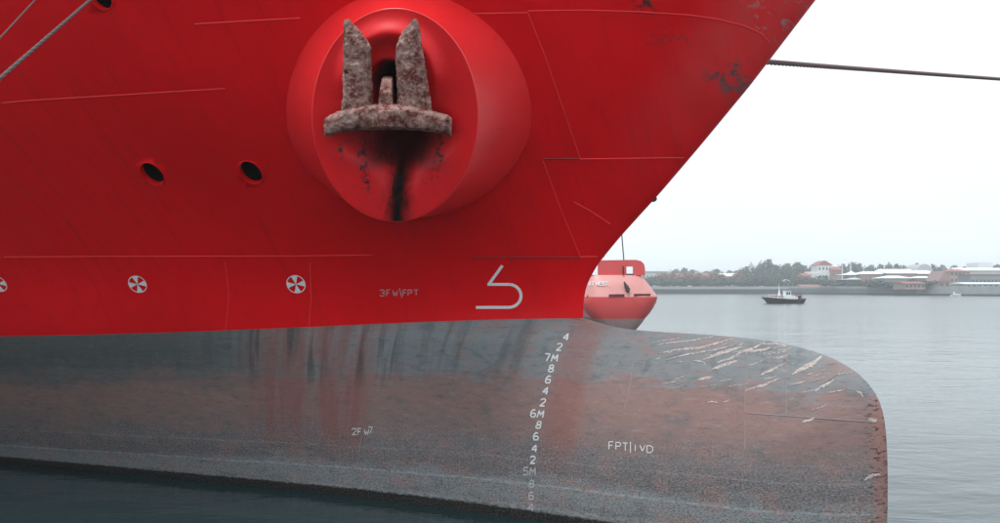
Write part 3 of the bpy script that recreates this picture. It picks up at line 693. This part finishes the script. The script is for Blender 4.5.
# frame built round the window from prisms
def plate(pts): mb.prism([q3(p) for p in pts], (.0, .25, 0))
plate([(598, 275.5), (598, 262), (600, 260.3), (626.5, 259.9), (626.5, 275.5)])
plate([(626.5, 266.6), (626.5, 259.9), (633.2, 259.8), (633.2, 266.6)])
plate([(633.2, 275.5), (633.2, 259.8), (636, 259.8), (641, 261), (644, 264), (645, 268), (645, 275.5)])
mb.build('bulwark', M['wb_red'], WB)
mb = MB(); mb.box(q3((629.8, 274.6), .9), (.5, .2, .12)); mb.tube([q3((623.5, 275), .6), q3((623.3, 266), .6)], .06, 8); mb.build('fairlead_post', M['black_iron'], WB)
mb = MB(); mb.tube([q3((624, 262), 1.0), q3((620.8, 222), 1.0)], .045, 6); mb.build('antenna', M['black_iron'], WB)
# slots, hawse with small anchor, name
def onwb(x, y, off=.06):
    f = (y - 275) / 22; f = max(0, min(1, f)); xl = 588 - 5.5 * f; xr = 644.5 + 16.7 * f; cx = (xl + xr) / 2; hx = (xr - xl) / 2
    ux = max(-.99, min(.99, (x - cx) / hx)); ct = abs(ux) ** (1 / .42); uy = sqrt(max(0, 1 - ct * ct)); return at(x, y, YB + 1.6 - 1.6 * (.55 + .45 * f) * uy - off)
def wbpatch(name, poly, m, th=.05):
    mb = MB(); mb.prism([onwb(*p, .09) for p in poly], (0, .22, 0)); return mb.build(name, m, WB)
M['dkred'] = simple('dark_red_slot', (.09, .006, .012), .8)
wbpatch('fender_slot', [(609, 294.3), (624.5, 294.1), (624.5, 296.4), (609, 296.6)], M['dkred']); wbpatch('fender_slot', [(634, 293.8), (650.5, 293.6), (650.5, 295.8), (634, 296)], M['dkred'])
wbpatch('drain_hole', [(583.5, 296.5), (584, 294.8), (586, 294.2), (588, 295), (588.2, 297), (586, 298)], M['dkred'])
mb = MB(); A1 = onwb(624.8, 283.5, .25); A2_ = onwb(628.5, 290.5, .3); mb.tube([A1, A1.lerp(A2_, .5), A2_], [.08, .16, .1], 8); mb.tube([onwb(624.3, 282, .35), onwb(626, 286.5, .3)], .07, 6); mb.tube([onwb(627.5, 291.5, .3), onwb(629.6, 288.3, .3)], [.14, .06], 6)
mb.build('anchor', M['black_iron'], WB)
M['sign_white'] = simple('lettering_white', (.8, .85, .87), .5, .05)
x = 588.5
for ch in 'ST WEST.':
    if ch != ' ':
        mb = MB()
        for st in GL[ch]:
            P = [onwb(x + p[0] / 4 * 2.5, 282.2 + p[1] / 6 * 3.4, .12) for p in st]; mb.tube(P, .035, 4)
        mb.build('name_letter', M['sign_white'], WB)
    x += 3.1 if ch != ' ' else 1.4

# ------------------------------------------------------------------ pilot boat
YP = 222.0; sP = YP / F_PX
PB = empty('pilot_boat', at(783, 304, YP), 'small dark hulled pilot boat with white wheelhouse and thin mast crossing the harbour', 'boat')
M['pb_hull'] = simple('pilot_boat_hull', (.028, .026, .028), .5, .3, 1); M['pb_white'] = simple('pilot_boat_white', (.75, .78, .8), .4, .05); M['orange'] = simple('orange_rubber', (.65, .09, .04), .6)
M['glass'] = simple('dark_glass', (.02, .03, .035), .1, .1)
M['pb_rub'] = simple('grey_rubbing_strake', (.10, .105, .11), .8)
def pbm(px, zm, ym): return Vector(((px - 783) * sP + (at(783, 304, YP).x), YP + ym, zm))
secs = []
# stations along the length: (px, keel height, sheer height, half beam at deck, half beam at waterline)
for (px, zk, zd, hb_, hw) in [(762.3, 1.30, 1.62, .25, .15), (764.5, .95, 1.62, .8, .35), (767, .1, 1.6, 1.2, .6), (770, -.4, 1.5, 1.5, .95), (776, -.6, 1.35, 1.75, 1.35), (784, -.6, 1.2, 1.85, 1.5), (794, -.6, 1.1, 1.8, 1.5), (800, -.6, 1.1, 1.7, 1.45), (802.3, -.3, 1.15, 1.6, 1.35), (804.3, .9, 1.3, 1.4, 1.2)]:
    secs.append([pbm(px, zd, -hb_), pbm(px, zd, hb_), pbm(px, max(zk, .15), hw), pbm(px, zk, 0), pbm(px, max(zk, .15), -hw)])
V, Fs = loft(secs); pyd('hull', V, Fs, M['pb_hull'], PB)
mb = MB()
for sgn in (-1, 1): mb.tube([pbm(px, zd - .1, sgn * (hb_ + .03)) for (px, zd, hb_) in [(762.3, 1.62, .3), (767, 1.6, 1.2), (776, 1.35, 1.75), (784, 1.2, 1.85), (794, 1.1, 1.8), (804, 1.25, 1.45)]], .12, 6)
mb.build('rubbing_strake', M['pb_rub'], PB)
mb = MB(); mb.box(pbm(777, 1.75, 0), (3.4, 1.9, .8)); mb.build('fore_cabin', M['pb_white'], PB)
mb = MB(); mb.box(pbm(790, 1.55, 0), (3.4, 2.2, .8)); mb.build('aft_cabin', M['pb_white'], PB)
wh = MB(); a_ = [pbm(783.8, 1.5, -1), pbm(790.6, 1.5, -1), pbm(789.6, 3.1, -.95), pbm(784.6, 3.1, -.95)]; wh.prism(a_, (0, 1.95, 0)); wh.prism([pbm(784, 3.12, -1.1), pbm(790.2, 3.12, -1.1), pbm(790, 3.27, -1.1), pbm(784.2, 3.27, -1.1)], (0, 2.2, 0)); WHO = wh.build('wheelhouse', M['pb_white'], PB)
for (x0, x1) in ((785.3, 786.9), (787.5, 789.2)):
    mb = MB(); mb.prism([pbm(x0, 2.25, -1.03), pbm(x1, 2.25, -1.03), pbm(x1 - .1, 2.9, -1.0), pbm(x0 + .1, 2.9, -1.0)], (0, .06, 0)); mb.build('window', M['glass'], WHO)
for k in range(5):
    mb = MB(); c_ = pbm(770.8 + k * 2.6, 1.9 - .03 * k, -1.0); mb.box(c_, (.32, .06, .28)); mb.build('cabin_window', M['glass'], PB)
mb = MB(); mb.tube([pbm(779.2, 2.0, 0), pbm(779.2, 5.2, 0)], [.09, .05], 6); mb.prism([pbm(778, 2.1, -.1), pbm(780.4, 2.1, -.1), pbm(779.8, 3.6, -.1), pbm(778.9, 3.6, -.1)], (0, .2, 0)); mb.box(pbm(779.2, 4.0, 0), (.1, 1.1, .06)); mb.build('mast', M['pb_white'], PB)
for k, px in enumerate((769.5, 775, 780.5, 795.2, 798.8)):
    mb = MB(); c_ = pbm(px, 1.95, -1.15); mb.tube([c_ + Vector((.22 * cos(t), 0, .22 * sin(t))) for t in np.linspace(0, 2 * pi, 13)], .06, 5, False); mb.build('lifebuoy', M['orange'], PB)
mb = MB(); mb.tube([pbm(794.5, 1.2, -.9), pbm(794.5, 2.3, -.9), pbm(796, 2.6, -.9), pbm(800, 2.3, -.9), pbm(800.5, 1.2, -.9)], .09, 6); mb.box(pbm(797.5, 1.6, 0), (1.3, 1.5, .9)); mb.build('stern_winch_frame', M['pb_hull'], PB)
mb = MB(); 
for px in (765, 768, 771, 774, 777): mb.tube([pbm(px, 1.5, -1.0), pbm(px, 2.35, -1.0)], .03, 4)
mb.tube([pbm(765, 2.35, -1.0), pbm(777, 2.3, -1.0)], .03, 4); mb.build('guard_rail', M['pb_white'], PB)

# ------------------------------------------------------------------ far shore
g = G('shore_ground'); p = g.pos(); n = g.noise(p, .05, det=5); M['land'] = g.fin(g.mix(n, (.09, .10, .07), (.16, .15, .12)), .95)
shore = [(-900, 640), (60, 600), (190, 560), (230, 470), (250, 402), (330, 395), (1400, 380)]
V = [(x, y, 3.4) for x, y in shore] + [(x * 4, 3000, 9) for x, y in shore]
n_ = len(shore); tag(pyd('land', V, [(i, i + 1, n_ + i + 1, n_ + i) for i in range(n_ - 1)], M['land']), kind='structure')
M['quaywall'] = simple('dark_quay_wall', (.045, .05, .05), .9, .4, .4); M['coping'] = simple('pale_coping', (.30, .33, .34), .8, .2, .3); M['pier'] = simple('pale_pier_wall', (.30, .33, .34), .85, .35, .25)
def wallseg(name, p0, p1, z0, z1, m, par, th=.6):
    a = Vector((*p0, z0)); b = Vector((*p1, z0)); d = (b - a).normalized(); nn = Vector((-d.y, d.x, 0)) * th
    mb = MB(); mb.prism([a, b, b + nn, a + nn], (0, 0, z1 - z0)); return mb.build(name, m, par)
QW = empty('harbour_wall', (100, 588, 0), 'long low grey stone harbour wall with pale top along the far shore', 'wall')
for i in (0, 1, 2):
    wallseg('wall', shore[i], shore[i + 1], -.5, 3.2, M['quaywall'], QW); wallseg('coping', shore[i], shore[i + 1], 3.2, 5.0, M['coping'], QW, 1.2)
PW = empty('pier', (240, 430, 0), 'pale grey concrete pier projecting at the right end of the far shore', 'pier')
for i in (3, 4, 5):
    wallseg('wall', shore[i], shore[i + 1], .9, 4.9, M['pier'], PW); wallseg('footing', shore[i], shore[i + 1], -.5, .9, M['quaywall'], PW, 1.0)
wallseg('wall', shore[2], shore[3], .9, 4.0, M['pier'], PW)

# trees
def leafmat(name, a, b):
    g = G(name); n = g.noise(g.pos(), .35, det=3); return g.fin(g.mix(g.sm(n, .35, .65), a, b), .8, None, .2)
LM = [leafmat('grey_green_leaves', (.075, .10, .08), (.13, .16, .12)), leafmat('dark_leaves', (.045, .06, .05), (.09, .11, .085)), leafmat('brown_leaves', (.17, .075, .05), (.26, .14, .105)), leafmat('olive_leaves', (.07, .08, .055), (.12, .125, .09))]
M['bark'] = simple('bark', (.06, .05, .04), .9)
def crown_mesh(seed, mi, wide=1.0):
    r = random.Random(seed); V = []; Fs = []
    lobes = [(r.uniform(-.5, .5) * wide, r.uniform(-.45, .45), r.uniform(.35, .75), r.uniform(.26, .42)) for _ in range(9)] + [(0, 0, .6, .42), (0, 0, .85, .22)]
    for lx, ly, lz, lr in lobes:
        for k in range(70):
            d = Vector((r.gauss(0, 1), r.gauss(0, 1), r.gauss(0, 1))).normalized(); rr = lr * r.uniform(.55, 1.06)
            c = Vector((lx, ly, lz)) + Vector((d.x * rr, d.y * rr, d.z * rr * .75))
            if c.z < .12: continue
            a = Vector((r.gauss(0, 1), r.gauss(0, 1), r.gauss(0, 1))).normalized(); b = a.cross(d + Vector((.01, 0, 0))).normalized(); sz = r.uniform(.035, .085); o = len(V)
            V += [c + a * sz, c + b * sz * .8, c - a * sz, c - b * sz * .7]; Fs.append((o, o + 1, o + 2, o + 3))
    me = bpy.data.meshes.new('crown'); me.from_pydata([tuple(v) for v in V], [], Fs); me.materials.append(LM[mi]); return me
CR = {(k, mi): crown_mesh(k * 7 + mi, mi, 1.0 + .25 * (k % 2)) for k in range(4) for mi in range(4)}
mb = MB(); mb.tube([(0, 0, 0), (.01, 0, .25), (0, .01, .55)], [.035, .028, .015], 6)
for a in range(4): mb.tube([(0, 0, .25 + .05 * a), (.22 * cos(a * 1.7), .22 * sin(a * 1.7), .55 + .04 * a)], [.018, .006], 5)
tv = [tuple(v) for v in mb.v]; TRm = bpy.data.meshes.new('trunk'); TRm.from_pydata(tv, [], mb.f); TRm.materials.append(M['bark'])
def tree(px, ytop, Y, wpx, mi, label, group, zb=3.3):
    t = at(px, ytop, Y); h = t.z - zb; w = wpx / F_PX * Y
    o = empty('tree', (t.x, Y, zb), label, 'tree', group); o.scale = (w * 1.08, w, h * 1.02); o.rotation_euler.z = random.uniform(0, .6)
    for nm, me in (('crown', CR[(random.randrange(4), mi)]), ('trunk', TRm)):
        c = bpy.data.objects.new(nm, me); COL.objects.link(c); c.parent = o
ORD = 'first second third fourth fifth sixth seventh eighth ninth tenth eleventh twelfth thirteenth'.split()
def rowt(specs, mi, label, group, Y=None):
    for k, s_ in enumerate(specs):
        tree(s_[0], s_[1], s_[2], s_[3], mi if len(s_) < 5 else s_[4], (label + ', ' + (ORD[k] if k else 'leftmost') + (' from the left' if k else ' of the row')), group)
R = random.uniform
rowt([(652 + 11 * k + R(-3, 3), 279.5 - R(0, 2.5), 612 - .06 * 11 * k, 17) for k in range(13)], 1, 'low dark tree of the hedge line along the harbour wall', 'dark trees along the harbour wall')
rowt([(663 + 12 * k + R(-3, 3), 274.5 - R(0, 2.5), 640, 17, 2) for k in range(7)], 2, 'reddish brown tree behind the dark harbour hedge at the left', 'brown trees at the left of the far shore')
rowt([(676, 269.5, 760, 13), (684, 268, 762, 15), (692, 270, 758, 11)], 0, 'pale hazy tree of the clump far left above the roofs', 'pale clump of trees far left')
rowt([(706, 271.5, 730, 14), (716, 269.5, 735, 14), (729, 270.5, 720, 14), (736, 271, 722, 12)], 0, 'hazy tree between pale clump and church tower', 'hazy trees left of the church')
tree(746, 267, 650, 13, 0, 'rounded grey tree just left of the church tower', None)
rowt([(760, 265, 640, 14), (768, 260, 645, 17), (776, 265, 640, 14)], 0, 'tall rounded tree of the peak right of the church tower', 'tallest trees above the pilot boat')
rowt([(787, 264, 640, 16), (796, 263, 645, 16), (804, 266, 640, 14), (812, 265, 640, 14), (819, 266.5, 640, 12)], 0, 'grey green tree just left of the large white house', 'trees left of the white house')
rowt([(758 + 11 * k, 277 + R(-1.5, 1.5), 600 - 2.2 * k, 17) for k in range(7)], 1, 'low dark tree directly behind the pilot boat', 'dark trees behind the pilot boat')
rowt([(843, 264.5, 640, 10), (851, 263, 640, 15), (859, 264, 640, 12), (871, 265.5, 640, 14), (880, 264.5, 640, 14), (889, 264, 640, 14)], 0, 'grey green tree behind the mast and tented pavilion', 'trees behind the pavilion')
rowt([(897, 265, 640, 13), (904, 266, 640, 10), (917, 263.8, 640, 12), (933, 265, 640, 9)], 3, 'pale tree above the long white shed roof', 'trees above the shed roof')
rowt([(942, 265, 640, 14), (953, 266, 640, 14), (965, 267, 640, 13), (973, 266, 640, 12), (985, 266, 640, 10), (996, 265, 640, 14)], 0, 'dark crown showing over the sheds at the right edge', 'trees at the right edge')
rowt([(826 + 10.5 * k, 281 + R(-1, 1), 535 - 8 * k, 15) for k in range(10)], 1, 'low dark shrubby tree below the pavilion and sheds', 'low trees below the pavilion and sheds')

# buildings: walls with openings, roofs, windows
def bm_(name, c, v=.12): return simple(name, c, .8, v, .5)
C = {'white': bm_('white_render', (.72, .74, .75)), 'roofw': bm_('white_sheet_roof', (.80, .84, .86)), 'redroof': bm_('red_tile_roof', (.34, .11, .09)), 'brick': bm_('pink_brick', (.30, .19, .18)), 'grey': bm_('grey_cladding', (.22, .24, .25)), 'dark': bm_('dark_opening', (.05, .055, .06)), 'pale': bm_('pale_stone', (.46, .47, .47)), 'tan': bm_('tan_render', (.36, .26, .22))}
def building(px0, px1, ytop, yeave, Y, wall, roof, label, cat='building', kind='gable', depth=14, win=4, rows=1, zb=3.3, name='building', ybase=None):
    a = at(px0, yeave, Y); b = at(px1, yeave, Y); rt_ = at((px0 + px1) / 2, ytop, Y); ze = a.z; zr = max(rt_.z, ze + .3); cx = (a.x + b.x) / 2; w = b.x - a.x
    if ybase: zb = at(px0, ybase, Y).z
    o = empty(name, (cx, Y, zb), label, cat)
    mb = MB(); mb.box((cx, Y + depth / 2, (zb + ze) / 2), (w, depth, ze - zb)); wl = mb.build('wall', C[wall], o)
    mb = MB(); e = .04 * w + .3
    if kind == 'gable':       # ridge parallel to the view plane
        mb.prism([(a.x - e, Y - .6, ze), (a.x - e, Y + depth / 2, zr), (a.x - e, Y + depth + .6, ze)], (w + 2 * e, 0, 0))
    elif kind == 'front':     # gable facing us
        mb.prism([(a.x - e, Y - .5, ze), (b.x + e, Y - .5, ze), (cx, Y - .5, zr)], (0, depth + 1, 0))
    elif kind == 'hip':
        mb.add([(a.x - e, Y - .6, ze), (b.x + e, Y - .6, ze), (b.x + e, Y + depth + .6, ze), (a.x - e, Y + depth + .6, ze), (cx - w * .22, Y + depth / 2, zr), (cx + w * .22, Y + depth / 2, zr)],
               [(0, 1, 5, 4), (1, 2, 5), (2, 3, 4, 5), (3, 0, 4), (3, 2, 1, 0)])
    else: mb.box((cx, Y + depth / 2, (ze + zr) / 2), (w + .6, depth + .6, zr - ze))
    mb.build('roof', C[roof], o)
    for r in range(rows):
        zc = zb + (ze - zb) * (r + .55) / rows
        for k in range(win):
            xw = a.x + w * (k + .5) / win; mb = MB(); mb.box((xw, Y - .02, zc), (min(1.6, w / win * .5), .12, min(1.7, (ze - zb) / rows * .45))); mb.build('window', C['dark'], o)
    return o
building(642, 668, 271.3, 273, 800, 'pale', 'grey', 'long pale flat building beyond the workboat at the far left', kind='flat', win=7, rows=2)
building(668, 702, 273.2, 275.5, 730, 'white', 'redroof', 'low white building with thin red roof behind the brown trees', win=6)
building(700, 712, 273, 276, 700, 'tan', 'redroof', 'small tan house with red roof among the brown trees', win=2)
building(722, 741, 273, 276.3, 660, 'pale', 'roofw', 'white roofed hall just left of the church', win=4)
building(741, 756, 270.5, 274, 655, 'brick', 'redroof', 'red roofed nave at the foot of the church tower', win=3, kind='hip')
CT = empty('church_tower', at(751.2, 280, 652), 'thin pale church tower with pointed spire above the treeline', 'tower')
c0 = at(751.2, 280, 652); c1 = at(751.2, 267.5, 652); mb = MB(); mb.box((c0.x, 652, (c0.z + c1.z) / 2), (3.2, 3.2, c1.z - c0.z)); mb.build('tower_wall', C['white'], CT)
c2 = at(751.2, 261, 652).z; mb = MB(); mb.add([(c0.x - 1.8, 650.2, c1.z), (c0.x + 1.8, 650.2, c1.z), (c0.x + 1.8, 653.8, c1.z), (c0.x - 1.8, 653.8, c1.z), (c0.x, 652, c2)], [(0, 1, 4), (1, 2, 4), (2, 3, 4), (3, 0, 4), (3, 2, 1, 0)]); mb.build('spire', C['pale'], CT)
mb = MB(); mb.box((c0.x, 650.3, c1.z - 1.6), (1.0, .2, 1.8)); mb.build('belfry_opening', C['dark'], CT)
building(784, 806, 279, 281.3, 590, 'grey', 'roofw', 'low shed with bright white roof behind the pilot boat', win=5)
building(804, 812, 273, 276, 600, 'brick', 'redroof', 'small red brick house left of the little white tower', win=2, rows=2)
building(812, 819, 271.5, 274, 598, 'white', 'roofw', 'little white square tower building with dark window', kind='flat', win=1, rows=1)
building(809, 821, 277.5, 280, 596, 'white', 'redroof', 'white house with red string roof below the little white tower', win=3)
building(818, 832, 260.5, 265, 610, 'white', 'redroof', 'large white house with red roof highest on the shore', kind='front', win=4, rows=3)
building(832, 842, 266.5, 270, 606, 'brick', 'redroof', 'pink brick house right of the large white house', win=3, rows=2)
building(803, 834, 284.5, 286.5, 560, 'tan', 'redroof', 'long low red roofed terrace at the water beside the wall', win=8)
# tented pavilion
PV = empty('pavilion', at(848, 284, 560), 'white tented pavilion with two tiers of sweeping roofs and a tall mast', 'pavilion')
def tent(px, yt, yb, half, Y, name):
    t = at(px, yt, Y); b = at(px, yb, Y); w = half / F_PX * Y; V = []; n = 20
    for i, (f, g_) in enumerate(((0, 0), (.12, .35), (.3, .62), (.6, .86), (1, 1))):
        for k in range(n): a = 2 * pi * k / n; V.append((t.x + w * f * cos(a) + .001 * k, Y + w * .7 * f * sin(a), t.z + (b.z - t.z) * g_))
    V2 = [(x, y, z - .25) for x, y, z in V]
    return pyd(name, V + V2, grid_faces(5, n, closed=True) + grid_faces(5, n, off=5 * n, closed=True, flip=True), C['roofw'], PV, True)
tent(851, 270.5, 275, 17, 560, 'upper_canopy'); tent(855, 275.6, 279.5, 18, 556, 'lower_canopy')
mb = MB(); q = at(850.5, 279, 560); r_ = at(850.5, 262, 560); mb.tube([q, r_], [.45, .25], 8); mb.build('mast', C['white'], PV)
for k in range(9):
    q = at(835 + 4.2 * k, 279.5, 560); mb = MB(); mb.tube([(q.x, 560, 3.3), (q.x, 560, q.z)], .25, 6); mb.build('post', C['grey'], PV)
mb = MB(); q = at(852, 280, 563); mb.box((q.x, 568, (3.3 + q.z) / 2), (16, 8, q.z - 3.3)); mb.build('glazed_wall', C['dark'], PV)
LP = empty('flagpole', at(842.3, 284, 590), 'white flagpole left of the pavilion mast', 'flagpole'); mb = MB(); q = at(842.3, 284, 590); r_ = at(842.3, 264.5, 590); mb.tube([q, r_], [.4, .25], 6); mb.build('pole', C['white'], LP)
LP = empty('flagpole', at(863.3, 284, 590), 'white flagpole right of the pavilion mast', 'flagpole'); mb = MB(); q = at(863.3, 284, 590); r_ = at(863.3, 266, 590); mb.tube([q, r_], [.35, .2], 6); mb.build('pole', C['white'], LP)
building(864, 889, 271, 274, 545, 'brick', 'roofw', 'brick shed with low white roof just right of the pavilion', win=6, depth=24, kind='hip')
building(888, 917, 268.6, 273.4, 540, 'brick', 'roofw', 'broad brick shed with white roof left of the arched hall', win=7, depth=24)
building(917.5, 942, 269.8, 273.8, 542, 'brick', 'roofw', 'brick shed with white roof between arched hall and pink gable', win=6, depth=24, kind='hip')
building(884, 912, 275.5, 278.2, 505, 'grey', 'roofw', 'low curved white canopy in front of the long shed, left one', kind='hip', win=4)
building(918, 936, 276, 278, 500, 'grey', 'roofw', 'small white canopy in front of the long shed, beside the pink gable', kind='hip', win=3)
building(939, 950, 270.8, 281.5, 470, 'brick', 'brick', 'pink gabled brick building facing the water', kind='front', win=2)
building(950, 970, 269, 271.5, 520, 'tan', 'redroof', 'pink and tan house block with red roof right of the gable', kind='hip', win=5, rows=3)
building(959, 1003, 267.5, 270.5, 560, 'pale', 'roofw', 'white roofed warehouse right of the tan block', win=10)
building(978, 992, 262.5, 268, 590, 'white', 'roofw', 'tall pale block behind the warehouses near the right edge', kind='flat', win=5, rows=2)
building(971, 1006, 273.5, 274.3, 480, 'grey', 'redroof', 'dark grey open warehouse with thin red eave at the right edge', win=9)
building(966, 1010, 282.3, 284, 440, 'pale', 'roofw', 'low pale store on the pier at the right edge', win=8)
building(905, 925, 281.5, 283.5, 455, 'tan', 'redroof', 'low red roofed kiosk below the white canopies', win=5)
building(866, 884, 282, 284, 520, 'tan', 'redroof', 'low red roofed boathouse between pavilion and sheds', win=5)
# big arch roof behind the shed
DM = empty('arched_hall', at(923, 275, 620), 'pale arched hall roof rising behind the long white shed', 'building')
q = at(925, 274, 620); rw = 8.5 / F_PX * 620; hh = (at(925, 264, 620).z - q.z); V = []
for j, yy in enumerate((620, 640)):
    for k in range(15): t = pi * k / 14; V.append((q.x - rw * cos(t), yy, q.z + hh * sin(t)))
o = pyd('arched_roof', V, grid_faces(2, 15) + [tuple(range(15))[::-1], tuple(range(15, 30))], C['pale'], DM)
mb = MB(); mb.box((q.x, 630, (3.3 + q.z) / 2), (2 * rw, 20, q.z - 3.3)); mb.build('wall', C['grey'], DM)
# moored launches by the pier
def launch(px, y, Y, L_, label):
    p = at(px, y, Y); o = empty('launch', (p.x, Y, 0), label, 'boat'); secs = []
    for f, hb_, zk, zd in ((-.5, .8, .0, 1.0), (-.2, 1.1, -.3, .95), (.25, 1.0, -.3, 1.0), (.5, .1, .3, 1.35)): secs.append([Vector((p.x + L_ * f, Y - hb_, zd)), Vector((p.x + L_ * f, Y + hb_, zd)), Vector((p.x + L_ * f, Y + hb_ * .6, zk)), Vector((p.x + L_ * f, Y - hb_ * .6, zk))])
    V, Fs = loft(secs); pyd('hull', V, Fs, C['white'], o); mb = MB(); mb.box((p.x - L_ * .05, Y, 1.6), (L_ * .35, 1.5, 1.2)); mb.build('cabin', C['white'], o); mb = MB(); mb.box((p.x - L_ * .05, Y - .77, 1.8), (L_ * .28, .06, .5)); mb.build('window', C['dark'], o)
launch(956, 292, 388, 4.5, 'small white launch moored at the foot of the pale pier')

# ------------------------------------------------------------------ haze
g = G('harbour_haze'); g.t.nodes.remove(g.b); pv = g.n('ShaderNodeVolumePrincipled'); pv.inputs['Color'].default_value = (.93, .97, 1, 1); pv.inputs['Density'].default_value = .0006; pv.inputs['Anisotropy'].default_value = .2; g.l(pv.outputs[0], g.out.inputs['Volume'])
mb = MB(); mb.box((0, 2500, 14.5), (9400, 8400, 35)); hz = mb.build('haze', g.m); tag(hz, kind='stuff')
